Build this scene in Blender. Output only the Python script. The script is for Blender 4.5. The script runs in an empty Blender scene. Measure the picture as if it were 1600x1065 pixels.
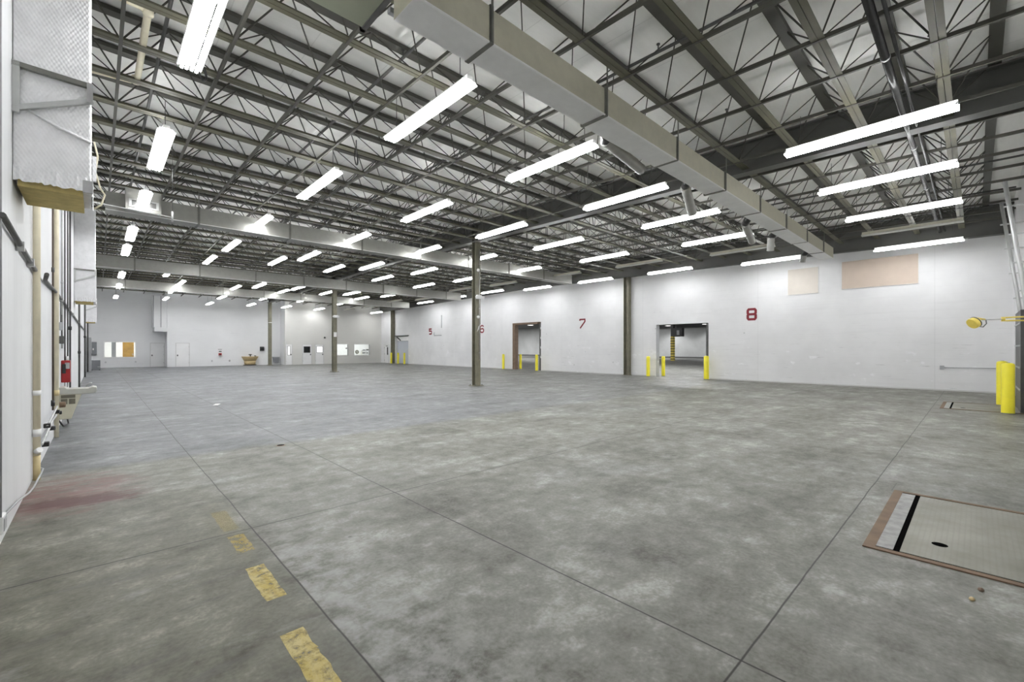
import bpy, bmesh, math, random
from mathutils import Vector, Matrix
random.seed(7)
SC = bpy.context.scene
C = SC.collection
PI = math.pi

# ------------------------------------------------------------------ settings
SC.view_settings.view_transform = 'Standard'
SC.view_settings.look = 'None'
SC.view_settings.gamma = 1.0
SC.view_settings.use_curve_mapping = False
SC.view_settings.exposure = 0.76
SC.cycles.use_denoising = True
SC.cycles.caustics_reflective = False
SC.cycles.caustics_refractive = False
SC.cycles.sample_clamp_indirect = 8.0
SC.cycles.max_bounces = 8
SC.cycles.diffuse_bounces = 5

# ------------------------------------------------------------------ layout (metres; +Y along the pipe wall, +X across the hall)
XL, XR = -0.58, 23.35          # pipe wall, numbered wall
YF = -0.90                     # dock wall behind the camera
YB, YB_L, YB_R = 47.9, 49.5, 46.3
XC = 11.84                     # girder line
GY = 1.196                     # roof grid
Y0 = 1.57
PX = 1.22

def rise(y):                   # the roof pitches up to a ridge half way along the hall
    return max(0.0, 0.42*(1-abs(y-23.5)/24.4))
ZB = 6.0                       # truss bottom chord
ZT = 6.68                      # truss top chord
ZD = 6.78                      # deck

# ------------------------------------------------------------------ mesh builder
class MB:
    def __init__(s): s.v=[]; s.f=[]; s.sm=[]
    def face(s, idx, smooth=False): s.f.append(idx); s.sm.append(smooth)
    def box(s, a, b):
        x0,y0,z0=[min(p,q) for p,q in zip(a,b)]; x1,y1,z1=[max(p,q) for p,q in zip(a,b)]
        n=len(s.v)
        s.v += [(x0,y0,z0),(x1,y0,z0),(x1,y1,z0),(x0,y1,z0),(x0,y0,z1),(x1,y0,z1),(x1,y1,z1),(x0,y1,z1)]
        for q in ((0,3,2,1),(4,5,6,7),(0,1,5,4),(1,2,6,5),(2,3,7,6),(3,0,4,7)): s.face([n+i for i in q])
        return s
    def prism(s, poly, axis, a, b):
        # extrude a 2-D polygon along an axis: x -> (y,z); y -> (x,z); z -> (x,y)
        n=len(s.v); m=len(poly)
        def P(p,t):
            return {'x':(t,p[0],p[1]),'y':(p[0],t,p[1]),'z':(p[0],p[1],t)}[axis]
        s.v += [P(p,a) for p in poly]+[P(p,b) for p in poly]
        s.face([n+i for i in range(m)][::-1]); s.face([n+m+i for i in range(m)])
        for i in range(m):
            j=(i+1)%m; s.face([n+i,n+j,n+m+j,n+m+i])
        return s
    def tube(s, pts, r, seg=8, caps=True, smooth=True):
        pts=[Vector(p) for p in pts]; rs = r if isinstance(r,(list,tuple)) else [r]*len(pts)
        n=len(s.v); k=len(pts); up=None
        for i,p in enumerate(pts):
            d=(pts[min(i+1,k-1)]-pts[max(i-1,0)]).normalized()
            if up is None:
                up=Vector((0,0,1)) if abs(d.z)<0.9 else Vector((1,0,0))
            u=(up-d*up.dot(d)).normalized(); w=d.cross(u); up=u
            for j in range(seg):
                t=2*PI*(j+0.5)/seg
                s.v.append(tuple(p+(u*math.cos(t)+w*math.sin(t))*rs[i]))
        for i in range(k-1):
            for j in range(seg):
                a=n+i*seg+j; b=n+i*seg+(j+1)%seg
                s.face([a,b,b+seg,a+seg],smooth)
        if caps:
            s.face([n+j for j in range(seg)][::-1]); s.face([n+(k-1)*seg+j for j in range(seg)])
        return s
    def lathe(s, prof, c=(0,0,0), seg=20, axis='z', a0=0.0, a1=2*PI):
        full = abs(a1-a0-2*PI)<1e-6; n=len(s.v); m=len(prof); st=seg if full else seg+1
        for i in range(st):
            t=a0+(a1-a0)*i/seg
            for (r,h) in prof:
                x,y=r*math.cos(t),r*math.sin(t)
                p={'z':(x,y,h),'x':(h,x,y),'y':(x,h,y)}[axis]
                s.v.append((c[0]+p[0],c[1]+p[1],c[2]+p[2]))
        for i in range(seg):
            for j in range(m-1):
                a=n+i*m+j; b=n+((i+1)%st)*m+j
                s.face([a,b,b+1,a+1],True)
        return s
    def quad(s,a,b,c,d):
        n=len(s.v); s.v+=[a,b,c,d]; s.face([n,n+1,n+2,n+3]); return s
    def mesh(s, name):
        me=bpy.data.meshes.new(name); me.from_pydata(s.v,[],s.f); me.update()
        me.polygons.foreach_set('use_smooth', s.sm)
        bm=bmesh.new(); bm.from_mesh(me); bmesh.ops.recalc_face_normals(bm, faces=bm.faces); bm.to_mesh(me); bm.free()
        return me
    def build(s, name, mat, parent=None, loc=None, bevel=0.0):
        o=bpy.data.objects.new(name, s.mesh(name)); C.objects.link(o)
        if mat: o.data.materials.append(mat)
        if parent: o.parent=parent
        if loc: o.location=loc
        if bevel:
            m=o.modifiers.new('bevel','BEVEL'); m.width=bevel; m.segments=2; m.limit_method='ANGLE'
        return o

def tag(o, label=None, cat=None, group=None, kind=None):
    if label: o['label']=label
    if cat: o['category']=cat
    if group: o['group']=group
    if kind: o['kind']=kind
    return o
def thing(name, label, cat, loc=(0,0,0), rz=0.0, group=None, kind=None):
    o=bpy.data.objects.new(name,None); C.objects.link(o); o.location=loc; o.rotation_euler=(0,0,rz)
    return tag(o,label,cat,group,kind)
def struct(o): o['kind']='structure'; return o
def copy_tree(o, parent=None):
    c=o.copy(); C.objects.link(c)
    if parent: c.parent=parent
    for ch in o.children: copy_tree(ch,c)
    return c
NUM=['zero','one','two','three','four','five','six','seven','eight','nine','ten','eleven','twelve','thirteen','fourteen','fifteen']
ORD=['zeroth','first','second','third','fourth','fifth','sixth','seventh','eighth','ninth','tenth','eleventh','twelfth']

# ------------------------------------------------------------------ materials
class NT:
    def __init__(s, name):
        s.m=bpy.data.materials.new(name); s.m.use_nodes=True; s.t=s.m.node_tree; s.t.nodes.clear()
        s.out=s.t.nodes.new('ShaderNodeOutputMaterial'); s.b=s.t.nodes.new('ShaderNodeBsdfPrincipled')
        s.t.links.new(s.b.outputs[0],s.out.inputs[0])
    def lk(s,a,i):
        if hasattr(a,'is_output') or isinstance(a,bpy.types.NodeSocket): s.t.links.new(a,i)
        else:
            try: i.default_value=a
            except (TypeError, ValueError): i.default_value=tuple(a)+(1,) if len(a)==3 else a
    def n(s,t,**k):
        o=s.t.nodes.new(t)
        for a,v in k.items(): setattr(o,a,v)
        return o
    def math(s,op,a,b=0.0,c=None):
        o=s.n('ShaderNodeMath',operation=op); s.lk(a,o.inputs[0]); s.lk(b,o.inputs[1])
        if c is not None: s.lk(c,o.inputs[2])
        return o.outputs[0]
    def noise(s,vec,scale,detail=4,rough=0.55,dist=0.0):
        o=s.n('ShaderNodeTexNoise'); s.lk(vec,o.inputs['Vector']); o.inputs['Scale'].default_value=scale
        o.inputs['Detail'].default_value=detail; o.inputs['Roughness'].default_value=rough; o.inputs['Distortion'].default_value=dist
        return o.outputs['Fac']
    def mr(s,v,a,b,c=0.0,d=1.0,smooth=False):
        o=s.n('ShaderNodeMapRange'); o.clamp=True
        if smooth: o.interpolation_type='SMOOTHSTEP'
        s.lk(v,o.inputs[0])
        for i,x in enumerate((a,b,c,d)): s.lk(x,o.inputs[i+1])
        return o.outputs[0]
    def ramp(s,v,stops):
        o=s.n('ShaderNodeValToRGB'); s.lk(v,o.inputs[0]); e=o.color_ramp.elements
        while len(e)<len(stops): e.new(0.5)
        for el,(p,c) in zip(e,stops): el.position=p; el.color=tuple(c)+(1,)
        return o.outputs[0]
    def mix(s,f,a,b,mode='MIX'):
        o=s.n('ShaderNodeMix',data_type='RGBA',blend_type=mode)
        s.lk(f,o.inputs[0]); s.lk(a if not isinstance(a,tuple) else a+(1,),o.inputs[6]); s.lk(b if not isinstance(b,tuple) else b+(1,),o.inputs[7])
        return o.outputs[2]
    def scale(s,vec,sx,sy,sz):
        o=s.n('ShaderNodeMapping'); s.lk(vec,o.inputs[0]); o.inputs['Scale'].default_value=(sx,sy,sz); return o.outputs[0]
    def pos(s): return s.n('ShaderNodeNewGeometry').outputs['Position']
    def obj(s): return s.n('ShaderNodeTexCoord').outputs['Object']
    def xyz(s,v):
        o=s.n('ShaderNodeSeparateXYZ'); s.lk(v,o.inputs[0]); return o.outputs
    def bump(s,h,strength=0.3,dist=0.01):
        o=s.n('ShaderNodeBump'); o.inputs['Strength'].default_value=strength; o.inputs['Distance'].default_value=dist
        s.lk(h,o.inputs['Height']); s.t.links.new(o.outputs[0],s.b.inputs['Normal'])
    def set(s,**k):
        for a,v in k.items(): s.lk(v,s.b.inputs[a.replace('_',' ')])
        return s.m

def paint(name,col,rough=0.5,metal=0.0,var=0.12,scale=3.0,spec=0.5):
    N=NT(name); f=N.noise(N.obj(),scale,5,0.6)
    lo=tuple(c*(1-var) for c in col); hi=tuple(min(1,c*(1+var)) for c in col)
    N.set(Base_Color=N.ramp(f,[(0.3,lo),(0.7,hi)]),Roughness=rough,Metallic=metal)
    N.b.inputs['Specular IOR Level'].default_value=spec
    return N.m
def emit(name,col,strength):
    N=NT(name); N.set(Base_Color=(0.8,0.8,0.8),Emission_Color=col,Emission_Strength=strength); return N.m

def wall_material(name, base, seams=None, grime=0.10, marks=True, streak=False):
    N=NT(name); P=N.pos(); x,y,z=N.xyz(P)[:3]
    big=N.noise(P,0.5,4,0.6); fine=N.noise(P,9,4,0.6)
    dark=tuple(c*(1-grime) for c in base)
    col=N.mix(N.mr(big,0.35,0.65),dark,base)
    if streak:
        st=N.noise(N.scale(P,1,5.0,0.18),1.0,5,0.65)
        col=N.mix(N.math('MULTIPLY',N.mr(st,0.52,0.72),0.35),col,tuple(c*0.80 for c in base))
    else:
        st=N.noise(N.scale(P,1,0.35,7.0),1.0,4,0.6)
        col=N.mix(N.math('MULTIPLY',N.mr(st,0.58,0.72),0.18),col,tuple(c*0.75 for c in base))
    if marks:   # scuffs and chips, mostly within reach of a lift truck
        v=N.n('ShaderNodeTexVoronoi'); N.lk(P,v.inputs['Vector']); v.inputs['Scale'].default_value=1.5
        spot=N.mr(v.outputs['Distance'],0.0,0.075,1,0)
        gate=N.mr(N.noise(P,0.9,2),0.47,0.56)
        low=N.mr(z,2.2,4.0,1.0,0.15)
        k=N.math('MULTIPLY',N.math('MULTIPLY',spot,gate),low)
        col=N.mix(N.math('MULTIPLY',k,0.8),col,(0.22,0.22,0.22))
        pt=N.noise(N.scale(P,1,1.0,1.8),1.6,4,0.6)
        col=N.mix(N.math('MULTIPLY',N.mr(pt,0.64,0.70),N.mr(z,1.2,2.2,0.8,0.0)),col,(0.90,0.90,0.92))
        sc=N.noise(N.scale(P,1,1.3,26),1.0,3,0.5)
        k2=N.math('MULTIPLY',N.mr(sc,0.68,0.74),N.mr(z,1.8,3.0,1.0,0.0))
        col=N.mix(N.math('MULTIPLY',k2,0.5),col,(0.40,0.40,0.40))
    if seams:   # (axis, pitch, offset)
        for ax,pitch,off,wid,amt in seams:
            c={'x':x,'y':y,'z':z}[ax]
            t=N.math('PINGPONG',N.math('SUBTRACT',c,off),pitch/2)
            k=N.mr(t,wid*0.4,wid,1,0)
            col=N.mix(N.math('MULTIPLY',k,amt),col,tuple(q*0.55 for q in base))
    N.set(Base_Color=col,Roughness=0.55)
    N.b.inputs['Specular IOR Level'].default_value=0.35
    N.bump(fine,0.12,0.01)
    return N.m

def floor_material():
    N=NT('polished_concrete'); P=N.pos(); x,y,z=N.xyz(P)[:3]
    big=N.noise(P,0.22,3,0.55); mid=N.noise(P,0.9,8,0.66,0.12); fine=N.noise(P,5.0,8,0.70,0.1); grit=N.noise(P,40,3,0.6)
    strk=N.noise(N.scale(P,0.7,2.0,1),1.0,8,0.68,0.1)
    t=N.math('ADD',N.math('MULTIPLY',mid,0.36),N.math('ADD',N.math('MULTIPLY',fine,0.32),N.math('ADD',N.math('MULTIPLY',strk,0.22),N.math('MULTIPLY',grit,0.10))))
    warm=N.ramp(t,[(0.38,(0.054,0.053,0.037)),(0.455,(0.120,0.119,0.096)),(0.53,(0.188,0.188,0.162)),(0.61,(0.345,0.345,0.315))])
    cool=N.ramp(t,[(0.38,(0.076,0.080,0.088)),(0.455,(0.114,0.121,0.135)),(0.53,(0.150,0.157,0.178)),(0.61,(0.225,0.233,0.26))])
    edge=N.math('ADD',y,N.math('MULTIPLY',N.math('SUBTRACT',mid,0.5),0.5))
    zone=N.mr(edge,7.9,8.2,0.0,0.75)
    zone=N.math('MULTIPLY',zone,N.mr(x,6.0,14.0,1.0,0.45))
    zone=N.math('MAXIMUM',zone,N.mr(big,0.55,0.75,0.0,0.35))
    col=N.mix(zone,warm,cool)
    # grubbier strip beside the pipe wall, laitance bloom along the first joint
    nl=N.math('MULTIPLY',N.mr(N.math('ADD',x,N.math('MULTIPLY',N.math('SUBTRACT',mid,0.5),0.6)),0.85,1.1,1,0),N.mr(y,4.3,9.0,1,0.0))
    col=N.mix(nl,col,(0.80,0.785,0.68),'MULTIPLY')
    bl=N.math('MULTIPLY',N.math('MULTIPLY',N.mr(x,1.0,1.01,0,1),N.mr(x,1.05,1.9,1,0)),N.math('MULTIPLY',N.mr(y,3.5,4.5,1,0.0),N.mr(fine,0.40,0.58)))
    col=N.mix(N.math('MULTIPLY',bl,0.65),col,(0.34,0.34,0.325))
    # dark blotches, oil and tyre marks
    blot=N.noise(P,1.5,8,0.72,0.25)
    col=N.mix(N.math('MULTIPLY',N.mr(blot,0.56,0.72),0.60),col,(0.078,0.077,0.060))
    pale=N.noise(N.scale(P,0.9,1.6,1),1.3,8,0.74,0.15)
    col=N.mix(N.math('MULTIPLY',N.mr(pale,0.58,0.73),0.55),col,(0.34,0.34,0.325))
    v=N.n('ShaderNodeTexVoronoi'); N.lk(P,v.inputs['Vector']); v.inputs['Scale'].default_value=1.7
    sp=N.math('MULTIPLY',N.mr(v.outputs['Distance'],0.02,0.045,1,0),N.mr(N.noise(P,0.8,2),0.5,0.55))
    col=N.mix(N.math('MULTIPLY',sp,0.75),col,(0.05,0.047,0.04))
    # long dark streaks left of the joint and rust-red stain by the pipe
    s2=N.noise(N.scale(P,0.8,6.0,1),1.0,4,0.6,0.3)
    near=N.math('MULTIPLY',N.mr(x,0.2,1.6,1.0,0.0),N.mr(y,2.5,20,1.0,0.2))
    col=N.mix(N.math('MULTIPLY',N.math('MULTIPLY',N.mr(s2,0.56,0.70),near),0.55),col,(0.085,0.08,0.072))
    dx=N.math('DIVIDE',N.math('SUBTRACT',x,-0.25),0.75); dy=N.math('DIVIDE',N.math('SUBTRACT',y,6.95),1.15)
    r=N.math('SQRT',N.math('ADD',N.math('MULTIPLY',dx,dx),N.math('MULTIPLY',dy,dy)))
    rn=N.math('ADD',r,N.math('MULTIPLY',N.math('SUBTRACT',N.noise(N.scale(P,1.2,3.5,1),1.6,5,0.65),0.5),1.5))
    col=N.mix(N.math('MULTIPLY',N.mr(rn,0.35,1.05,1,0,True),N.mr(N.noise(N.scale(P,1.3,6.0,1),2.2,8,0.72,0.3),0.40,0.58,0.12,0.95)),col,(0.165,0.080,0.072))
    dy2=N.math('DIVIDE',N.math('SUBTRACT',y,N.math('ADD',6.45,N.math('MULTIPLY',x,-0.25))),0.24); dx2=N.math('DIVIDE',N.math('SUBTRACT',x,-0.15),0.55)
    r2=N.math('ADD',N.math('SQRT',N.math('ADD',N.math('MULTIPLY',dx2,dx2),N.math('MULTIPLY',dy2,dy2))),N.math('MULTIPLY',N.math('SUBTRACT',N.noise(N.scale(P,2,6,1),2.6,8,0.75),0.5),3.4))
    col=N.mix(N.math('MULTIPLY',N.mr(r2,0.55,1.15,1,0,True),0.92),col,(0.075,0.022,0.018))
    # saw-cut joints
    def line(c,at,w,amt,gate=None):
        nonlocal col
        d=N.math('ABSOLUTE',N.math('SUBTRACT',c,at))
        k=N.mr(d,w*0.35,w,1,0)
        h=N.math('MULTIPLY',N.mr(d,w,w*9,1,0),N.mr(mid,0.45,0.65,0.0,0.35))
        k=N.math('MAXIMUM',N.math('MULTIPLY',k,amt),N.math('MULTIPLY',h,0.4*amt))
        if gate is not None: k=N.math('MULTIPLY',k,gate)
        col=N.mix(k,col,(0.014,0.012,0.008))
    wob=N.math('MULTIPLY',N.math('SUBTRACT',N.noise(P,1.2,2),0.5),0.03)
    xx=N.math('ADD',x,wob); yy=N.math('ADD',y,wob)
    inside=N.mr(x,23.3,23.4,1,0)
    line(xx,2.40,0.0085,1.0,inside); line(xx,1.00,0.0075,0.95)
    line(yy,4.44,0.009,1.0,inside); line(yy,0.83,0.008,0.95,inside)
    line(xx,8.50,0.008,0.55); line(yy,7.99,0.008,0.35,inside); line(xx,14.6,0.008,0.30)
    for j in (11.6,15.25,18.9,22.5,26.2,29.8): line(yy,j,0.010,0.30,inside)
    line(yy,0.655,0.006,0.6,N.math('MULTIPLY',N.mr(x,6.5,6.52,0,1),N.mr(x,6.9,6.92,1,0)))
    rough=N.mr(t,0.3,0.7,0.52,0.40)
    N.set(Base_Color=col,Roughness=rough)
    N.b.inputs['Specular IOR Level'].default_value=0.27
    N.bump(N.math('ADD',fine,N.math('MULTIPLY',grit,0.3)),0.06,0.01)
    return N.m

def deck_material():
    N=NT('roof_deck_liner'); P=N.pos(); x,y,z=N.xyz(P)[:3]
    st=N.noise(N.scale(P,0.8,3.5,1),1.0,5,0.65); big=N.noise(P,0.35,3)
    col=N.mix(N.mr(st,0.35,0.7),(0.81,0.81,0.775),(0.90,0.90,0.865))
    col=N.mix(N.math('MULTIPLY',N.mr(big,0.45,0.7),0.35),col,(0.74,0.74,0.70))
    t=N.math('PINGPONG',N.math('SUBTRACT',x,0.3),0.61)
    col=N.mix(N.math('MULTIPLY',N.mr(t,0.004,0.012,1,0),0.25),col,(0.35,0.35,0.33))
    N.set(Base_Color=col,Roughness=0.6); N.bump(st,0.1,0.02); return N.m

def foil_material(name, diamond=True, tint=(0.86,0.86,0.87), metal=0.85, rough=0.38):
    N=NT(name); P=N.obj()
    w=N.noise(N.scale(P,2,2,2),3.0,4,0.6)
    N.set(Base_Color=N.mix(N.mr(w,0.35,0.65),tuple(c*0.9 for c in tint),tint),Metallic=metal,Roughness=N.mr(w,0.3,0.7,rough-0.06,rough+0.1))
    if diamond:
        a=N.xyz(P); q=N.math('ADD',a[0],a[1]); u=N.math('ADD',N.math('MULTIPLY',q,0.85),N.math('MULTIPLY',a[2],0.5)); v=N.math('SUBTRACT',N.math('MULTIPLY',q,0.85),N.math('MULTIPLY',a[2],0.5))
        d=N.math('ADD',N.math('PINGPONG',u,0.014),N.math('PINGPONG',v,0.014))
        N.bump(N.math('ADD',N.math('MULTIPLY',d,30),N.math('MULTIPLY',w,3.0)),0.45,0.014)
    else:
        N.bump(w,0.25,0.03)
    return N.m

def glass_material(name, tint=(0.95,0.97,0.97)):
    N=NT(name); g=N.n('ShaderNodeBsdfGlossy'); g.inputs['Roughness'].default_value=0.02
    tr=N.n('ShaderNodeBsdfTransparent'); tr.inputs[0].default_value=tint+(1,)
    fr=N.n('ShaderNodeFresnel'); fr.inputs[0].default_value=1.45
    mx=N.n('ShaderNodeMixShader'); N.t.links.new(fr.outputs[0],mx.inputs[0]); N.t.links.new(tr.outputs[0],mx.inputs[1]); N.t.links.new(g.outputs[0],mx.inputs[2])
    N.t.links.new(mx.outputs[0],N.out.inputs[0]); return N.m

M={}
M['floor']=floor_material()
M['wall_left']=wall_material('white_panel_wall',(0.80,0.81,0.815),seams=[('y',1.22,0.35,0.012,0.35)],streak=True,marks=False)
M['wall_right']=wall_material('white_painted_wall',(0.81,0.81,0.815),seams=[('z',0.305,0.0,0.006,0.10),('y',6.2,7.3,0.02,0.15)])
M['wall_back']=wall_material('white_board_wall',(0.79,0.795,0.80),grime=0.05,marks=False)
M['wall_back_r']=wall_material('greige_board_wall',(0.66,0.655,0.625),grime=0.05,marks=False)
M['deck']=deck_material()
M['chord']=paint('olive_steel_paint',(0.105,0.100,0.064),0.5,0.0,0.15,2.0)
M['topchord']=paint('dark_steel_primer',(0.066,0.064,0.052),0.55,0.0,0.15,2.0)
M['rod']=paint('rod_steel_primer',(0.048,0.046,0.035),0.5,0.0,0.1,2.0)
M['girder']=paint('girder_grey_paint',(0.080,0.080,0.073),0.5,0.0,0.12,1.0)
M['column']=paint('column_olive_paint',(0.185,0.175,0.125),0.5,0.0,0.2,3.0)
M['galv']=foil_material('galvanised_sheet',False,(0.36,0.36,0.33),0.5,0.42)
M['ductlit']=paint('lit_duct_bottom',(0.80,0.80,0.80),0.5,0.0,0.05,4.0)  # duct underside, painted lighter for the floor light it catches
M['ductside']=foil_material('shaded_duct_side',False,(0.62,0.595,0.48),0.30,0.42)  # side of the same duct, the dark ceiling's reflection painted into its tone
M['flange']=paint('duct_flange_steel',(0.20,0.20,0.18),0.45,0.5,0.15,6.0)
M['foil']=foil_material('embossed_foil_wrap',True,(0.95,0.95,0.96),0.40,0.40)
M['foilfar']=foil_material('foil_wrap_plain',False,(0.84,0.84,0.85),0.6,0.5)
M['foam']=paint('yellow_glass_wool',(0.52,0.42,0.17),0.9,0,0.2,8)
M['spiral']=paint('spiral_duct_metal',(0.36,0.36,0.34),0.4,0.5,0.1,6)
M['cream']=paint('cream_pipe_plastic',(0.80,0.74,0.56),0.45,0,0.10,4)
M['cream2']=paint('yellowed_pipe_base',(0.70,0.58,0.32),0.5,0,0.15,6)
M['white']=paint('white_enamel',(0.86,0.86,0.85),0.35,0,0.03,4)
M['offwhite']=paint('offwhite_paint',(0.76,0.76,0.74),0.45,0,0.05,4)
M['dark']=paint('dark_conduit',(0.10,0.10,0.095),0.45,0.2,0.2,5)
M['conduit']=paint('dark_shiny_conduit',(0.055,0.055,0.055),0.25,0.3,0.15,5)
M['brownpipe']=paint('brown_conduit',(0.13,0.10,0.075),0.5,0.2,0.2,5)
M['steel']=paint('bright_steel',(0.60,0.60,0.60),0.35,0.8,0.1,6)
M['zinc']=paint('zinc_track_steel',(0.54,0.55,0.54),0.42,0.45,0.1,4)
M['void']=paint('pit_void',(0.006,0.006,0.006),1.0,0,0.05,2,0.0)  # flat black painted in for the dark inside gaps and holes
M['black']=paint('black_plastic',(0.02,0.02,0.02),0.4,0,0.1,6)
M['grey']=paint('grey_enamel',(0.225,0.235,0.25),0.4,0,0.08,4)
M['midgrey']=paint('mid_grey_enamel',(0.40,0.41,0.42),0.4,0.1,0.06,4)
M['yellow']=paint('safety_yellow_sleeve',(0.86,0.76,0.035),0.38,0,0.05,3)
M['lampyellow']=paint('lamp_yellow_paint',(0.78,0.62,0.12),0.35,0,0.08,5)
M['red']=paint('red_enamel',(0.30,0.012,0.014),0.35,0,0.1,5)
M['redpaint']=paint('red_stencil_paint',(0.20,0.009,0.018),0.6,0,0.12,7)
M['concstrip']=paint('chipped_concrete_strip',(0.34,0.34,0.325),0.7,0,0.25,9)
M['beige']=paint('beige_board',(0.60,0.50,0.42),0.7,0,0.04,2)
M['beigelight']=paint('pale_beige_board',(0.66,0.61,0.55),0.7,0,0.04,2)
M['tan']=paint('tan_terrazzo',(0.52,0.40,0.21),0.5,0,0.12,9)
M['fountain']=paint('beige_fountain_enamel',(0.55,0.53,0.41),0.4,0,0.05,5)
M['basin']=paint('basin_steel',(0.50,0.50,0.45),0.35,0.3,0.05,5)
M['grille']=paint('brown_grille',(0.14,0.13,0.095),0.5,0.2,0.1,5)
M['wood']=paint('orange_wood',(0.62,0.36,0.08),0.45,0,0.18,4)
M['brown']=paint('brown_timber_jamb',(0.15,0.10,0.065),0.6,0,0.2,5)
M['rust']=paint('rust_painted_angle',(0.175,0.115,0.070),0.7,0.2,0.2,5)
M['curtain']=paint('blue_grey_curtain',(0.52,0.55,0.60),0.5,0,0.04,2)
M['darkroom']=paint('dark_roof_liner',(0.10,0.10,0.10),0.7,0,0.1,2)
M['farwall']=paint('grey_concrete_panel',(0.52,0.53,0.53),0.6,0,0.12,0.35)
M['door']=paint('white_door_paint',(0.79,0.79,0.79),0.4,0,0.03,2)
M['trim']=paint('grey_door_frame',(0.62,0.62,0.61),0.4,0,0.04,2)
M['darkglass']=paint('dark_window_glass',(0.012,0.013,0.015),0.08,0,0.05,2)
M['glass']=glass_material('clear_glass')
M['dockdoor']=paint('dark_dock_door',(0.10,0.10,0.10),0.5,0.2,0.15,3)
M['plenum']=paint('sage_plenum_sheet',(0.36,0.38,0.29),0.5,0.1,0.06,2)
M['tube']=emit('lit_fluorescent_tube',(0.978,0.985,1.0),23.0)
M['tubeoff']=paint('unlit_tube_glass',(0.72,0.72,0.70),0.25,0,0.02,3)
M['reflector']=paint('white_reflector',(0.88,0.88,0.87),0.4,0,0.02,3)
M['housingoff']=paint('cream_reflector',(0.62,0.60,0.50),0.4,0,0.04,3)
def tread_plate():
    N=NT('steel_tread_plate'); P=N.pos(); a=N.xyz(P)
    u=N.math('PINGPONG',N.math('ADD',a[0],0.0),0.017); v=N.math('PINGPONG',a[1],0.017)
    h=N.math('ADD',u,v); w=N.noise(P,1.6,4,0.6)
    bars=N.mr(N.math('PINGPONG',a[1],0.017),0.002,0.009,1,0)
    col=N.mix(N.mr(w,0.35,0.65),(0.165,0.160,0.122),(0.265,0.257,0.215))
    col=N.mix(N.math('MULTIPLY',bars,0.18),col,(0.14,0.135,0.11))
    N.set(Base_Color=col,Metallic=0.15,Roughness=0.5); N.bump(N.math('MULTIPLY',h,30),0.2,0.006); return N.m
M['tread']=tread_plate()
def worn_paint():
    N=NT('worn_yellow_line'); P=N.pos(); w=N.noise(N.scale(P,2,1,1),5,6,0.7,0.5)
    N.set(Base_Color=N.mix(N.mr(w,0.4,0.6),(0.52,0.40,0.10),(0.60,0.50,0.22)),Roughness=0.6)
    N.b.inputs['Alpha'].default_value=1
    at=N.n('ShaderNodeAttribute'); at.attribute_type='OBJECT'; at.attribute_name='wear'
    af=N.n('ShaderNodeAttribute'); af.attribute_type='OBJECT'; af.attribute_name='fade'
    wn=N.noise(P,16,6,0.75,0.2)
    N.lk(N.math('MULTIPLY',af.outputs['Fac'],N.mr(wn,N.math('SUBTRACT',at.outputs['Fac'],0.16),N.math('ADD',at.outputs['Fac'],0.16),0.0,1.0)),N.b.inputs['Alpha'])
    return N.m
M['wornyellow']=worn_paint()

# ------------------------------------------------------------------ room shell
def wall_grid(name, axis, c0, c1, u0, u1, v0, v1, holes, mat, vtop=None):
    """slab with openings; axis 'x': plane of constant x, u=y ; axis 'y': u=x ; v=z"""
    us=sorted({u0,u1,*[h[0] for h in holes],*[h[1] for h in holes]}); vs=sorted({v0,v1,*[h[2] for h in holes],*[h[3] for h in holes]})
    b=MB()
    def P(c,u,v): return (c,u,v) if axis=='x' else (u,c,v)
    def solid(i,j):
        if i<0 or j<0 or i>=len(us)-1 or j>=len(vs)-1: return False
        um=(us[i]+us[i+1])/2; vm=(vs[j]+vs[j+1])/2
        return not any(h[0]<um<h[1] and h[2]<vm<h[3] for h in holes)
    for i in range(len(us)-1):
        for j in range(len(vs)-1):
            if not solid(i,j): continue
            a,d,e,f=us[i],us[i+1],vs[j],vs[j+1]
            for c in (c0,c1): b.quad(P(c,a,e),P(c,d,e),P(c,d,f),P(c,a,f))
            if not solid(i-1,j): b.quad(P(c0,a,e),P(c1,a,e),P(c1,a,f),P(c0,a,f))
            if not solid(i+1,j): b.quad(P(c0,d,e),P(c1,d,e),P(c1,d,f),P(c0,d,f))
            if not solid(i,j-1): b.quad(P(c0,a,e),P(c1,a,e),P(c1,d,e),P(c0,d,e))
            if not solid(i,j+1): b.quad(P(c0,a,f),P(c1,a,f),P(c1,d,f),P(c0,d,f))
    o=b.build(name,mat)
    bm=bmesh.new(); bm.from_mesh(o.data); bmesh.ops.remove_doubles(bm,verts=bm.verts,dist=1e-5); bmesh.ops.recalc_face_normals(bm,faces=bm.faces); bm.to_mesh(o.data); bm.free()
    return struct(o)

fl=MB().box((-1.2,-1.6,-0.25),(72.5,86,0)).build('floor',M['floor']); struct(fl)
HT=7.35
D8=(9.68,12.65,0,2.96); D7=(21.67,24.65,0,3.55); D5=(40.35,42.99,0,2.93)
wall_grid('wall_right','x',XR,XR+0.3,YF-0.3,50.5,0,HT,[D8,D7,D5],M['wall_right'])
wall_grid('wall_left','x',XL-0.3,XL,YF-0.3,50.5,0,HT,[],M['wall_left'])
DK1=(4.55,6.48,0,2.75); DK2=(16.42,18.48,0,2.75)
wall_grid('wall_front','y',YF-0.3,YF,XL,XR,0,HT,[DK1,DK2],M['wall_right'])
WL=(0.41,2.35,0.89,2.13)
wall_grid('wall_back_recess','y',YB_L,YB_L+0.2,XL,4.35,0,HT,[WL],M['wall_back'])
MB().box((4.35,YB,0),(13.28,YB_L+0.2,HT)).build('wall_back',M['wall_back'])['kind']='structure'
W1=(18.28,19.52,0.90,2.04); W2=(20.23,21.96,0.89,2.04)
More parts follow.
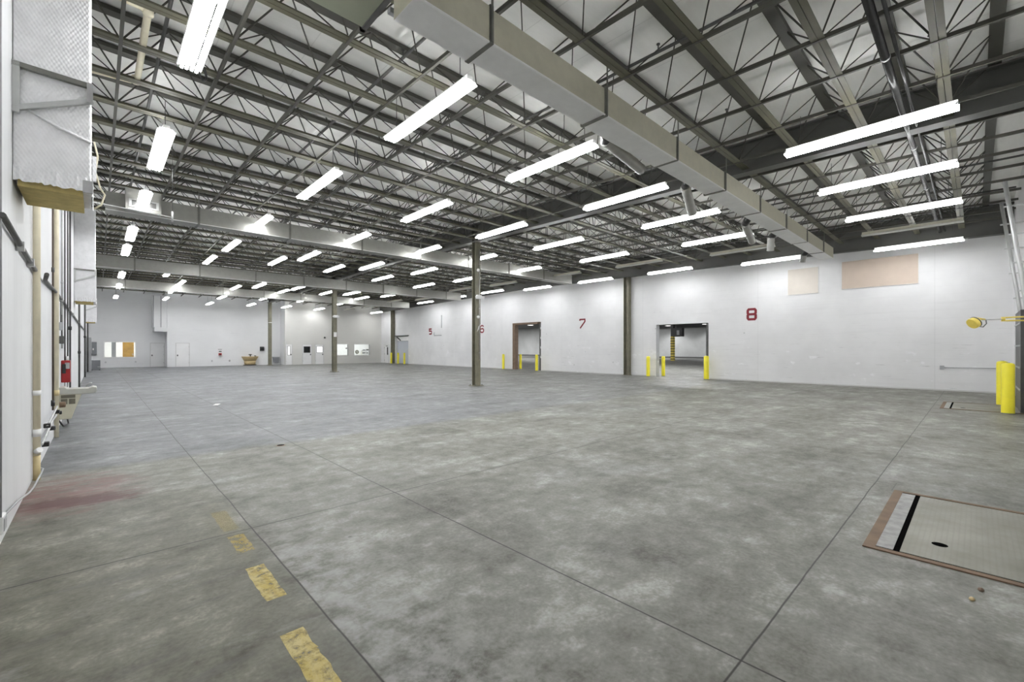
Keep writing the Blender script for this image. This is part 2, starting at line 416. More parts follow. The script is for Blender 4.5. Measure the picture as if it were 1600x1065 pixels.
wall_grid('wall_back_right','y',YB_R,YB_R+0.2,13.28,XR,0,HT,[W1,W2],M['wall_back_r'])
MB().box((13.28,YB_R+0.2,0),(13.48,YB_L+0.2,HT)).build('wall_back_return',M['wall_back'])['kind']='structure'
# pitched deck
b=MB()
ys=[YF-0.3,23.5,50.5]
prof=[(y,ZD+rise(y)) for y in ys]+[(y,ZD+rise(y)+0.25) for y in ys[::-1]]
b.prism(prof,'x',XL-0.3,XR+0.3); struct(b.build('ceiling',M['deck']))
# soffit boxing in the recess
b=MB().box((3.42,YB+0.05,3.40),(4.345,YB_L-0.002,6.1)).box((3.50,YB-0.05,3.05),(4.345,YB_L-0.002,3.40)); struct(b.build('trim_soffit',M['wall_back'],bevel=0.01))
b=MB()
for x in (3.43,3.93): b.box((x-0.02,YB+0.02,3.42),(x+0.02,YB+0.049,6.1))
struct(b.build('trim_corner_bead',M['grey']))
struct(MB().box((XR-0.006,YF,0),(XR-0.001,9.6,0.05)).box((XR-0.006,12.7,0),(XR-0.001,21.6,0.05)).box((XR-0.006,24.7,0),(XR-0.001,40.3,0.05)).build('baseboard_right',M['trim']))

# neighbouring hall seen through the doorways
struct(MB().box((71.5,-10,0),(71.8,86,6.15)).build('wall_far_hall',M['farwall']))
struct(MB().box((XR+0.3,-10,6.15),(71.8,86,6.35)).build('ceiling_far_hall',M['darkroom']))
struct(MB().box((XR+0.3,-10.3,0),(71.8,-10,6.8)).build('wall_far_hall_front',M['farwall']))
struct(MB().box((XR+0.3,86,0),(71.8,86.3,6.8)).build('wall_far_hall_back',M['farwall']))
struct(MB().box((70.6,-10,5.05),(71.45,44,6.14)).build('trim_far_beam',M['darkroom']))
b=MB()
for y in range(-6,86,9): b.box((71.44,y,0),(71.499,y+0.03,6.1))
struct(b.build('trim_panel_joint',M['grey']))
struct(MB().box((71.40,-10,0),(71.499,86,0.22)).build('baseboard_far_hall',M['darkroom']))

def office(name,x0,x1,y0,y1,h,mat,power,col=(1,1,1)):
    b=MB().box((x0,y0,0.02),(x1,y1,h)); o=b.build(name,mat); struct(o)
    # open towards the hall
    bm=bmesh.new(); bm.from_mesh(o.data)
    bmesh.ops.delete(bm,geom=[f for f in bm.faces if abs(f.calc_center_median().y-y0)<1e-4],context='FACES'); bm.to_mesh(o.data); bm.free()
    L=bpy.data.lights.new('office_lamp','AREA'); L.shape='RECTANGLE'; L.size=x1-x0-0.6; L.size_y=1.0; L.energy=power; L.color=col
    lo=bpy.data.objects.new('office_lamp',L); C.objects.link(lo); lo.location=((x0+x1)/2,(y0+y1)/2,h-0.06)
office('wall_office_left',-0.5,4.3,YB_L+0.2,53.0,2.8,M['white'],45)
office('wall_office_right',17.6,23.3,YB_R+0.2,49.4,2.8,M['white'],46)
# left office window: frame, mullion, glass, and the orange wood door leaf behind it
def window(name,x0,x1,z0,z1,y,fw=0.07,mull=(),mat=None):
    b=MB(); d0,d1=y-0.03,y+0.12
    b.box((x0-fw,d0,z0-fw),(x1+fw,d1,z0)).box((x0-fw,d0,z1),(x1+fw,d1,z1+fw)).box((x0-fw,d0,z0),(x0,d1,z1)).box((x1,d0,z0),(x1+fw,d1,z1))
    for m in mull: b.box((m-0.025,d0+0.03,z0),(m+0.025,d1,z1))
    o=struct(b.build(name,mat or M['white']))
    MB().box((x0,y+0.05,z0),(x1,y+0.06,z1)).build('pane',M['glass'],o)
    return o
window('window_1',0.41,2.35,0.89,2.13,YB_L,0.07)
window('window_2',18.28,19.52,0.90,2.04,YB_R,0.03)
window('window_3',20.23,21.96,0.89,2.04,YB_R,0.03)
o=thing('wooden_door','orange wooden door leaf seen through the office window','door',(0,0,0))
MB().box((1.58,51.2,0.03),(2.32,51.26,2.3)).build('leaf',M['wood'],o); MB().box((2.22,51.14,1.0),(2.27,51.20,1.15)).build('handle',M['steel'],o)
o=thing('wall_partition','grey partition board inside the office behind the window','partition',(0,0,0),kind='thing')
MB().box((0.86,51.0,0.03),(1.14,51.06,2.4)).build('panel',M['midgrey'],o); MB().box((0.84,50.98,2.4),(1.16,51.08,2.46)).build('cap',M['white'],o)
# stand-ins for the dark spots in the bright windows on the right
t=thing('dark_disc','round olive medallion standing in for a dark spot in the wide bright window','disc',(21.36,48.2,1.21))
MB().lathe([(0.10,-0.02),(0.21,-0.03),(0.22,0.0),(0.10,0.01)],axis='y',seg=24).build('rim',M['chord'],t); MB().lathe([(0.0,-0.035),(0.06,-0.03),(0.065,0.0)],axis='y',seg=16).build('boss',M['dark'],t)
MB().box((-0.02,0.0,-0.3),(0.02,0.03,-1.18)).build('stand',M['dark'],t)
for i,(x,z,w,h,lab) in enumerate([(22.52,1.42,0.28,0.09,'upper left'),(22.92,1.45,0.24,0.13,'upper right'),(22.50,1.09,0.30,0.10,'lower left'),(22.90,1.09,0.14,0.10,'lower right')]):
    o=MB().box((-w/2,-0.1,-h/2),(w/2,0.1,h/2)).build('dark_block',M['black'],None,(x,48.9,z),0.01)
    MB().box((-w/2-0.02,-0.1,-h/2-0.02),(w/2+0.02,0.49,-h/2-0.001)).build('bracket_shelf',M['white'],o)
    tag(o,'black tray standing in for a dark spot in the wide bright window, %s of four'%lab,'block','dark blocks in the wide bright window')
o=MB().box((-0.07,-0.03,-0.06),(0.07,0.03,0.06)).build('door_closer_box',M['black'],None,(19.33,YB_R-0.03,1.62),0.01); tag(o,'small black box at the edge of the bright window nearest the doors','box')

# ------------------------------------------------------------------ doors on the back wall
def panel_door(name,x0,x1,y,h,win=None,wmat=None,handle=1,hinge=0):
    b=MB(); f=0.05
    b.box((x0-f,y-0.025,0),(x0,y-0.001,h+f)).box((x1,y-0.025,0),(x1+f,y-0.001,h+f)).box((x0,y-0.025,h),(x1,y-0.001,h+f))
    o=struct(b.build(name,M['trim']))
    MB().box((x0+0.006,y-0.014,0.012),(x1-0.006,y-0.001,h-0.006)).build('leaf',M['door'],o)
    hx=x1-0.09 if handle>0 else x0+0.09
    MB().box((hx-0.06,y-0.075,0.98),(hx+0.06,y-0.05,1.02)).box((hx-0.03,y-0.06,0.93),(hx+0.03,y-0.014,1.07)).build('handle',M['dark'],o)
    xh=x0+0.012 if handle>0 else x1-0.012
    for z in (0.35,1.05,1.75):
        MB().box((xh-0.02,y-0.03,z-0.06),(xh+0.02,y-0.015,z+0.06)).build('hinge',M['steel'],o)
    if win:
        a,b2,c,d=win
        MB().box((a-0.035,y-0.024,c-0.035),(b2+0.035,y-0.012,d+0.035)).build('glazing_frame',M['dark'],o)
        MB().box((a,y-0.03,c),(b2,y-0.0245,d)).build('pane',wmat,o)
    return o
litpane=emit('lit_door_pane',(1,1,1),0.6)
panel_door('door_1',3.36,4.27,YB_L,2.05,handle=-1)
panel_door('door_2',4.97,5.88,YB,2.05,handle=-1)
panel_door('door_3',13.36,13.90,YB_R,2.0,(13.54,13.71,0.97,1.80),litpane,1)
panel_door('door_4',14.92,15.74,YB_R,1.98,(15.03,15.60,1.20,1.78),M['darkglass'],1)
panel_door('door_5',16.15,16.94,YB_R,1.98,(16.27,16.83,1.20,1.78),litpane,1)
# door on the numbered wall, by the far corner
b=MB(); y0,y1,h=44.56,45.50,1.98
b.box((XR-0.03,y0-0.05,0),(XR-0.001,y0,h+0.05)).box((XR-0.03,y1,0),(XR-0.001,y1+0.05,h+0.05)).box((XR-0.03,y0,h),(XR-0.001,y1,h+0.05))
d6=struct(b.build('door_6',M['trim']))
MB().box((XR-0.016,y0+0.005,0.012),(XR-0.001,y1-0.005,h-0.005)).build('leaf',M['door'],d6)
MB().box((XR-0.03,y0+0.12,0.9),(XR-0.017,y0+0.34,1.75)).build('pane',M['darkglass'],d6)
MB().box((XR-0.07,y0+0.05,0.95),(XR-0.016,y0+0.10,1.06)).build('handle',M['dark'],d6)
MB().box((XR-0.07,y0+0.1,h-0.14),(XR-0.031,y0+0.55,h-0.06)).build('closer',M['dark'],d6)
for z in (0.3,1.0,1.7): MB().box((XR-0.03,y1-0.03,z-0.06),(XR-0.017,y1+0.01,z+0.06)).build('hinge',M['dark'],d6)

# ------------------------------------------------------------------ doorway fittings on the numbered wall
struct(MB().box((XR-0.02,24.36,0),(XR+0.32,24.649,3.545)).box((XR-0.02,21.96,3.40),(XR+0.32,24.36,3.545)).build('trim_doorway_timber',M['brown']))
t=thing('door_track_post','dark steel door track post at the near jamb of the tall timber-framed doorway','door track',(XR+0.1,21.72,0))
MB().box((0,0,0),(0.14,0.10,3.5)).build('post',M['dark'],t)
MB().box((0.0,0.12,0),(0.03,0.20,3.4)).box((0.10,0.12,0),(0.13,0.20,3.4)).build('track',M['girder'],t)
for i,z in enumerate((0.9,1.6,2.3,3.0)): MB().box((-0.012,0.03,z),(0.0,0.10,z+0.16)).build('bracket',M['steel'],t)
struct(MB().box((XR-0.01,9.70,0),(XR+0.31,9.79,2.95)).build('trim_doorway_steel',M['dark']))
struct(MB().box((XR-0.01,12.62,0),(XR+0.31,12.647,2.95)).build('trim_doorway_edge',M['midgrey']))
# doorway by the red 5: grey-blue curtain, lifted white panel and dark header rail
t=thing('strip_curtain','blue grey curtain hanging in the doorway beyond the red 5','curtain',(XR+0.22,40.36,0))
b=MB()
for i in range(13): b.box((0.004*(i%2),0.2*i,0.02),(0.012+0.004*(i%2),0.2*i+0.205,2.38))
b.build('curtain_sheet',M['curtain'],t); MB().box((-0.02,0.0,2.38),(0.04,2.62,2.44)).build('rail',M['midgrey'],t)
t=thing('tilted_door_panel','white tilted door panel under the head of the curtained doorway','door panel',(XR+0.12,40.4,2.42))
MB().prism([(0,0),(2.55,0.0),(2.55,0.44),(2.0,0.44),(0.0,0.44)],'x',0.0,0.05).build('panel',M['white'],t)
MB().prism([(1.75,0.0),(2.58,0.40),(2.58,0.44),(2.35,0.44),(1.65,0.06)],'x',-0.06,-0.01).build('brace',M['black'],t)
o=MB().box((XR-0.09,40.25,2.90),(XR-0.002,43.3,2.98)).box((XR-0.12,43.2,2.86),(XR-0.002,43.34,3.02)).build('header_rail',M['dark']); tag(o,'dark rail above the curtained doorway beyond the red 5','rail')
o=MB().box((XR-0.03,34.24,3.53),(XR-0.002,34.36,4.71)).build('wall_strip',M['midgrey']); tag(o,'upright grey strip high on the wall beside the red 5','strip')
o=MB().box((XR-0.03,34.30,2.79),(XR-0.002,35.56,2.88)).box((XR-0.03,35.5,2.88),(XR-0.002,35.58,3.15)).build('wall_strip',M['midgrey']); tag(o,'L-shaped grey strip low to the right of the red 5','strip')

# red numbers painted on the wall
def stroke(b, pts, w, closed=False, th=0.004):
    n=len(pts); L=[];R=[]
    for i in range(n):
        if closed: p0,p2=pts[i-1],pts[(i+1)%n]
        else: p0=pts[max(0,i-1)]; p2=pts[min(n-1,i+1)]
        p1=pts[i]
        d0=Vector((p1[0]-p0[0],p1[1]-p0[1])); d1=Vector((p2[0]-p1[0],p2[1]-p1[1]))
        if d0.length<1e-9: d0=d1
        if d1.length<1e-9: d1=d0
        d0.normalize(); d1.normalize(); n0=Vector((-d0.y,d0.x)); n1=Vector((-d1.y,d1.x)); m=(n0+n1).normalized(); k=w/2/max(0.35,m.dot(n0))
        L.append((p1[0]+m.x*k,p1[1]+m.y*k)); R.append((p1[0]-m.x*k,p1[1]-m.y*k))
    rng=range(n) if closed else range(n-1)
    for i in rng:
        j=(i+1)%n
        q=[L[i],L[j],R[j],R[i]]
        b.prism(q,'x',0,-th)
def number(txt,yc,zc,w,h,strokes,sw,lab):
    b=MB()
    for q,(pts,cl) in enumerate(strokes): stroke(b,[(-(p[0]-0.5)*w,(p[1]-0.5)*h) for p in pts],sw,cl,0.004+0.003*q)
    o=b.build('wall_number',M['redpaint'],None,(XR-0.0015,yc,zc)); tag(o,lab,'number','red numbers on the long wall')
def oct_(x0,x1,y0,y1,c): return [(x0+c,y0),(x1-c,y0),(x1,y0+c),(x1,y1-c),(x1-c,y1),(x0+c,y1),(x0,y1-c),(x0,y0+c)]
number('8',7.58,3.28,0.46,0.60,[(oct_(0.11,0.89,0.50,0.91,0.10),True),([(0.21,0.50),(0.11,0.42),(0.11,0.19),(0.21,0.09),(0.79,0.09),(0.89,0.19),(0.89,0.42),(0.79,0.50)],False)],0.115,'blocky red number 8 painted on the white wall above the nearer doorway')
number('7',17.93,3.25,0.50,0.64,[([(0.06,0.80),(0.10,0.93),(0.90,0.93),(0.92,0.72),(0.12,0.02)],False)],0.10,'slanted red number 7 painted between the two open doorways')
import math as _m
s6=[(0.90,0.80),(0.74,0.93),(0.5,0.96),(0.26,0.92),(0.10,0.76),(0.06,0.5),(0.08,0.26),(0.24,0.08),(0.5,0.04),(0.76,0.08),(0.92,0.24),(0.90,0.42),(0.74,0.53),(0.5,0.55),(0.24,0.50),(0.09,0.40)]
number('6',28.38,3.23,0.52,0.62,[(s6,False)],0.115,'red number 6 painted on the wall, peeking past the nearest column')
number('5',36.2,3.245,0.50,0.58,[([(0.94,0.90),(0.10,0.90),(0.10,0.56),(0.80,0.56),(0.90,0.46),(0.90,0.18),(0.80,0.08),(0.06,0.08)],False)],0.14,'blocky red number 5 painted beside the curtained doorway')

# beige boards, outlet with conduit
for y0,y1,z0,z1,m,lab in ((4.83,6.03,4.07,5.25,'beigelight','small pale beige board high on the numbered wall'),(1.55,4.0,4.14,5.33,'beige','wide beige board high on the numbered wall near the dock corner')):
    t=thing('wall_board',lab,'board',(XR,y0,z0))
    MB().box((-0.03,0.015,0.015),(-0.001,y1-y0-0.015,z1-z0-0.015)).build('sheet',M[m],t)
    MB().box((-0.035,0,0),(-0.001,y1-y0,0.015)).box((-0.035,0,z1-z0-0.015),(-0.001,y1-y0,z1-z0)).box((-0.035,0,0.015),(-0.001,0.015,z1-z0-0.015)).box((-0.035,y1-y0-0.015,0.015),(-0.001,y1-y0,z1-z0-0.015)).build('frame',M['offwhite'],t)
t=thing('wall_outlet','grey outlet box with a long conduit on the wall behind the bollards','outlet',(XR,0.9,0.88))
MB().box((-0.05,-0.06,-0.075),(-0.001,0.06,0.075)).build('box',M['midgrey'],t,bevel=0.008)
MB().tube([(-0.025,-0.06,0),(-0.025,-1.78,0.02)],0.013,8).build('conduit',M['midgrey'],t)

# ------------------------------------------------------------------ steel: columns, girders
def ibeam_profile(d,w,tw,tf):
    return [(-w/2,-d/2),(w/2,-d/2),(w/2,-d/2+tf),(tw/2,-d/2+tf),(tw/2,d/2-tf),(w/2,d/2-tf),(w/2,d/2),(-w/2,d/2),(-w/2,d/2-tf),(-tw/2,d/2-tf),(-tw/2,-d/2+tf),(-w/2,-d/2+tf)]
def column(x,y,top,label,big=0.26,base=0.46):
    t=thing('steel_column',label,'column',(x,y,0),kind='thing',group='steel columns')
    MB().prism(ibeam_profile(big,big,0.02,0.03),'z',0.025,top).build('shaft',M['column'],t)
    MB().box((-base/2,-base/2,0),(base/2,base/2,0.025)).build('base_plate',M['column'],t)
    for sx in (-1,1):
        for sy in (-1,1):
            MB().lathe([(0.0,0.07),(0.022,0.07),(0.022,0.025)],(sx*base*0.38,sy*base*0.38,0),8).build('anchor_bolt',M['dark'],t)
    return t
YC=[14.78,30.33,45.88]
GB=5.89
for y,lab in zip(YC,['olive steel column standing in front of the red 6','olive steel column in front of the two small door windows','olive steel column beside the grey wall bin at the back']):
    t=column(XC,y,GB+rise(y)-0.002,lab)
column(XR-0.182,14.43,5.615+rise(14.43),'olive steel column against the numbered wall between the 7 and the 8',0.32,0.36)
column(XR-0.182,43.3,5.615+rise(43.3),'dark steel column against the wall beside the curtained doorway',0.32,0.36)
def girder(name,label,x,zb,d,w,yA,yB,stiff=()):
    t=thing(name,label,'girder',(x,0,0),kind='thing')
    ys=[yA,23.5,yB]
    def slab(x0,x1,lo,hi,nm):
        b=MB(); b.prism([(y,lo+rise(y)) for y in ys]+[(y,hi+rise(y)) for y in ys[::-1]],'x',x0,x1); b.build(nm,M['girder'],t)
    slab(-w/2,w/2,zb,zb+0.03,'lower_flange'); slab(-0.012,0.012,zb+0.03,zb+d-0.03,'web'); slab(-w/2,w/2,zb+d-0.03,zb+d,'upper_flange')
    for y in stiff:
        r=rise(y); MB().box((-w/2+0.01,y-0.01,zb+0.03+r-0.005),(-0.012,y+0.01,zb+d-0.03+r+0.005)).build('stiffener',M['girder'],t)
    return t
girder('roof_girder','dark steel girder running over the column row under the deck',XC,GB,0.78,0.30,YF,YB_R-0.01,[y+s for y in YC for s in (-0.13,0.13) if y+s<46]+[7.0,22.5,38.0])
girder('perimeter_girder','dark steel girder along the top of the numbered wall',XR-0.17,5.62,1.05,0.30,YF,YB_R-0.01,[])

# ------------------------------------------------------------------ roof trusses
def bay_nodes(side):
    # bottom-chord nodes along x
    return [XC-PX*(i+0.5) for i in range(10)][::-1] if side==0 else [XC+PX*(i+0.5) for i in range(9)]
def make_truss(side):
    xs=bay_nodes(side)
    xa,xb=(XL+0.002,XC-0.03) if side==0 else (XC+0.03,XR-0.19)
    t=thing('roof_truss','x','truss',(0,0,0),kind='thing')
    d=GY/2
    b=MB()
    for s in (-1,1):
        y=s*0.044
        b.box((xa,y-0.040,ZB),(xb,y+0.040,ZB+0.008)).box((xa,s*0.008-0.004,ZB+0.008),(xb,s*0.008+0.004,ZB+0.075))
    b.build('bottom_chord',M['chord'],t)
    b=MB()
    dz=ZT-ZB
    b.box((xa,-d-0.085,ZT),(xb,-d+0.085,ZT+0.008)).box((xa,-d-0.085,ZT+0.008),(xb,-d-0.077,ZT+0.075)).box((xa,-d+0.077,ZT+0.008),(xb,-d+0.085,ZT+0.075))
    b.build('top_chord',M['topchord'],t)
    for s in (-1,1):
        b=MB(); zl,zu=ZB+0.05,ZT+0.02
        for x in xs:
            for e in (-1,1):
                xt=x+e*PX/2
                if xt<xa+0.01: xt=xa+0.02
                if xt>xb-0.01: xt=xb-0.02
                b.tube([(x+e*0.035,s*0.05,zl),(xt-e*0.02,s*(d-0.06),zu)],0.0125,4,False,False)
        b.build('web_rod',M['rod'],t)
    return t
protos=[make_truss(0),make_truss(1)]
COLK=[(11,'beside the red 6'),(24,'before the black door window'),(37,'beside the grey bin')]
def truss_label(k,side):
    sd='pipe-wall side' if side==0 else 'numbered-wall side'
    for kk,nm in COLK:
        if k<=kk:
            n=kk-k
            if n==0: return 'roof truss, %s, in line with the column %s'%(sd,nm)
            return 'roof truss, %s, %s %s before the column %s'%(sd,NUM[n],'row' if n==1 else 'rows',nm)
    return 'olive roof truss, %s, last row before the back wall'%sd
first=[True,True]
for k in range(-1,38):
    y=Y0+GY*k
    if y>YB_R-0.62: break
    for side in (0,1):
        t=protos[side] if first[side] else copy_tree(protos[side]); first[side]=False
        t.location=(0,y,rise(y)); tag(t,truss_label(k,side),'truss','roof trusses under the deck')
# cross bracing along the hall, one line per node
b=MB()
ys=[YF+0.05,23.5,YB_R-0.05]
b.prism([(y,ZB-0.012+rise(y)) for y in ys]+[(y,ZB+0.012-0.014+rise(y)) for y in ys[::-1]],'x',-0.022,0.022)
b.prism([(y,ZB+rise(y)-0.002) for y in ys]+[(y,ZB+0.05+rise(y)) for y in ys[::-1]],'x',-0.022,-0.016)
proto=None
for side in (0,1):
    xs=bay_nodes(side); order=xs if side==0 else xs[::-1]
    for i,x in enumerate(order):
        if proto is None: o=proto=b.build('brace_bar',M['topchord'])
        else: o=proto.copy(); C.objects.link(o)
        o.location=(x,0,0)
        tag(o,'long steel brace bar under the trusses, %s in from the %s'%(ORD[i+1],'pipe wall' if side==0 else 'numbered wall'),'brace','brace bars under the roof trusses',kind='thing')

# sprinkler branch pipes with heads
def sprinkler(x,label,y0=YF+0.1,y1=YB_R-0.1,r=0.026):
    t=thing('sprinkler_pipe',label,'pipe',(x,0,0),kind='thing',group='sprinkler pipes under the deck')
    z=6.34
    MB().tube([(0,y0,z+rise(y0)),(0,23.5,z+rise(23.5)),(0,y1,z+rise(y1))],r,8).build('pipe',M['dark'],t)
    y=y0+1.3
    hb=MB().lathe([(0.0,0.13),(0.03,0.13),(0.03,0.115),(0.011,0.11),(0.011,0.02)],(0,0,0),8)
    me=hb.mesh('sprinkler_head'); me.materials.append(M['dark'])
    while y<y1-0.5:
        o=bpy.data.objects.new('sprinkler_head',me); C.objects.link(o); o.parent=t; o.location=(0,y,z+rise(y)); y+=3.05
    return t
for x,lab in ((0.75,'dark sprinkler pipe over the light row along the pipe wall'),(3.72,'dark sprinkler pipe over the second light row from the pipe wall'),(6.62,'dark sprinkler pipe over the third light row from the pipe wall'),
              (9.45,'dark sprinkler pipe just on the pipe-wall side of the girder'),(13.4,'dark sprinkler pipe just past the girder, numbered-wall side'),(16.5,'dark sprinkler pipe midway between girder and numbered wall'),(19.6,'dark sprinkler pipe nearest the numbered wall')):
    sprinkler(x,lab)
o=MB().tube([(2.6,0.94,5.97),(22.9,0.94,5.97)],0.055,12).tube([(2.6,0.80,5.96),(22.9,0.80,5.96)],0.024,8).build('conduit_pair',M['conduit'])
tag(o,'pair of dark round conduits crossing under the girder near the dock wall','conduit')
for i,x in enumerate((5.1,8.6,12.9,16.4)):
    s=MB().tube([(x-0.02,0.94,5.97),(x+0.02,0.94,5.97)],0.062,12).build('clamp',M['steel'],o)

# ------------------------------------------------------------------ strip lights
FIX=[('A',0.92,6.3,5.5,1),('A',0.92,11.4,5.62,1),('A',0.92,15.99,5.68,1),('A',0.85,20.24,5.6,1),('A',0.84,23.74,5.6,1),('A',0.92,31.11,5.5,1),('A',0.96,36.71,5.5,1),('A',0.99,44.6,5.5,1),
('B',3.9,1.45,5.42,1),('B',3.9,6.2,5.45,1),('B',3.9,11.03,5.58,1),('B',3.9,16.36,5.74,1),('B',3.9,20.6,5.74,1),('B',3.9,25.26,5.86,1),('B',2.87,31.47,5.85,1),('B',3.9,35.14,5.83,1),('B',3.9,40.01,5.76,1),('B',3.9,43.91,5.55,1),
('C',6.85,6.16,5.47,1),('C',6.85,10.9,5.53,1),('C',6.85,15.75,5.61,1),('C',6.85,20.51,5.73,1),('C',6.33,23.32,5.85,1),('C',7.08,29.78,5.4,1),('C',6.85,34.8,5.77,1),('C',6.85,39.37,5.5,1),('C',6.85,44.36,5.40,1),
('D',9.9,1.39,5.44,1),('D',9.9,6.3,5.5,1),('D',9.9,11.07,5.58,1),('D',9.9,15.91,5.67,1),('D',9.9,20.7,5.7,1),('D',9.14,23.49,5.85,1),('D',9.9,31.7,5.72,1),('D',9.9,34.95,5.80,1),('D',9.9,39.98,5.69,1),('D',9.9,44.19,5.5,1),
('E',12.9,1.46,5.42,1),('E',12.9,6.25,5.54,1),('E',12.9,11.11,5.63,1),('E',12.9,15.94,5.78,1),('E',12.9,20.66,5.81,1),('E',12.52,24.69,5.85,1),('E',12.9,30.03,5.46,1),('E',12.71,34.19,5.85,1),('E',12.9,40.13,5.75,1),('E',12.9,44.57,5.53,1),
('F',16.1,1.45,5.39,1),('F',15.9,6.34,5.46,1),('F',15.9,11.09,5.54,1),('F',15.9,16.02,5.62,1),('F',15.9,20.79,5.71,1),('F',15.9,25.47,5.82,1),('F',15.9,30.22,5.59,1),('F',15.9,34.99,5.78,1),('F',15.9,39.42,5.63,1),('F',15.9,44.61,5.5,1),
('G',18.75,1.46,5.42,0),('G',18.75,6.48,5.53,0),('G',18.75,11.09,5.64,0),('G',18.75,15.75,5.67,0),('G',18.75,20.69,5.7,0),('G',18.75,25.27,5.8,0),('G',18.75,29.99,5.51,0),('G',18.75,34.72,5.71,0),('G',18.75,39.4,5.57,0),('G',18.75,44.2,5.59,0),
('H',21.7,1.5,5.37,1),('H',21.7,6.26,5.49,1),('H',21.7,11.02,5.65,1),('H',21.7,15.73,5.68,1),('H',21.7,20.51,5.7,1),('H',21.7,25.17,5.9,1),('H',21.7,29.73,5.87,1),('H',21.7,34.49,5.81,1),('H',21.7,44.15,5.46,1)]
ROW={'A':'in the row along the pipe wall','B':'in the second row from the pipe wall','C':'in the third row from the pipe wall','D':'in the row just before the girder','E':'in the row just past the girder','F':'in the second row past the girder','G':'in the unlit row before the numbered wall','H':'in the row along the numbered wall'}
HL=1.22; SLOT=0.088
def make_light(lit):
    t=thing('strip_light','x','light',(0,0,0))
    b=MB()
    # gear channel with reflector wings over the lamps; slots added to light the deck
    H2=HL-0.03
    b.prism([(-0.05,0.02),(0.05,0.02),(0.05,0.085),(-0.05,0.085)],'y',-H2,H2)
    for e in (-1,1):
        b.prism([(e*SLOT,0.004),(e*0.135,-0.022),(e*0.145,-0.014),(e*(SLOT+0.002),0.014)],'y',-H2,H2)
        for y in (-H2+0.01,-0.4,0.4,H2-0.01): b.box((e*0.045,y-0.01,0.012),(e*(SLOT+0.02),y+0.01,0.03))
    b.build('housing',M['reflector'] if lit else M['housingoff'],t)
    for x,z in ((-0.082,-0.030),(-0.028,-0.024),(0.028,-0.024),(0.082,-0.030)):
        MB().tube([(x,-HL+0.015,z),(x,HL-0.015,z)],0.019,8,False).build('tube',M['tube'] if lit else M['tubeoff'],t)
    return t
lp=[make_light(0),make_light(1)]; used=[False,False]; idx={}
hang_me={}
for row,x,y,z,lit in FIX:
    t=copy_tree(lp[lit]) if used[lit] else lp[lit]; used[lit]=True
    t.location=(x,y,z); over=(row=='B' and y<2); idx[row]=idx.get(row,0)+(0 if over else 1)  # the overhead B light is unseen, added to brighten the near floor
    tag(t,'unseen strip light added above the dock end to brighten the near floor' if over else 'strip light, %s from the dock end, %s'%(ORD[idx[row]],ROW[row]),'light','lit strip lights' if lit else 'unlit strip lights')
    for e in (-0.95,0.95):
        h=ZB+rise(y+e)-z
        key=round(h,2)
        if key not in hang_me:
            me=MB().tube([(0,0,0.08),(0,0,key+0.01)],0.006,5,False).mesh('hanger'); me.materials.append(M['dark']); hang_me[key]=me
        o=bpy.data.objects.new('hanger',hang_me[key]); C.objects.link(o); o.parent=t; o.location=(0,e,0)
if not used[0]: pass

# ------------------------------------------------------------------ ducts across the hall
def cross_duct(label,x0,x1,y0,y1,z0,z1,pitch=2.44,first_joint=None,mbot='ductlit',name='air_duct',strap=True):
    t=thing(name,label,'duct',(0,0,0),group='air ducts across the hall')
    xs=[x0]; j=first_joint if first_joint else x0+pitch
    while j<x1-0.3: xs.append(j); j+=pitch
    xs.append(x1)
    for i in range(len(xs)-1):
        a,b2=xs[i],xs[i+1]; k=0.012*(i%2)
        b=MB(); b.box((a,y0+k,z0+k),(b2,y1-k,z1-k)); o=b.build('duct_section',M['ductside'] if mbot=='ductlit' else M[mbot],t)
        if mbot=='ductlit': MB().box((a+0.002,y0+k+0.004,z0+k-0.006),(b2-0.002,y1-k-0.004,z0+k-0.0005)).build('lit_bottom',M['ductlit'],o)  # thin added sheet that paints the underside as lit
        if i:
            MB().box((a-0.03,y0-0.015,z0-0.015),(a+0.03,y1+0.015,z1+0.015)).build('flange',M['flange'],t)
            ym=(y0+y1)/2
            zt=ZB+rise(ym)
            for yy in (y0-0.022,y1+0.022):
                MB().box((a-0.015,yy-0.006,z0),(a+0.015,yy+0.006,zt+0.05)).build('strap',M['flange'],t)
    # drive cleats along the near edges, painted white as an edge highlight
    b=MB(); b.box((x0,y0-0.008,z0-0.010),(x1,y0+0.014,z0+0.006)); b.build('seam_highlight',M['white'],t)
    return t
d1=cross_duct('grey rectangular duct passing overhead nearest the dock wall',2.465,22.3,4.10,4.58,5.36,5.80,2.44,3.52)
cross_duct('second grey duct across the hall, past the nearest column',0.15,20.3,16.35,16.95,5.42,5.92,2.6,2.25,'galv')
cross_duct('third grey duct across the hall, before the middle column',-0.05,20.9,28.0,28.6,5.42,5.98,2.6,1.3,'galv')
cross_duct('farthest grey duct across the hall, nearest the back wall',-0.05,21.3,36.6,37.2,5.40,5.92,2.6,1.25,'galv')
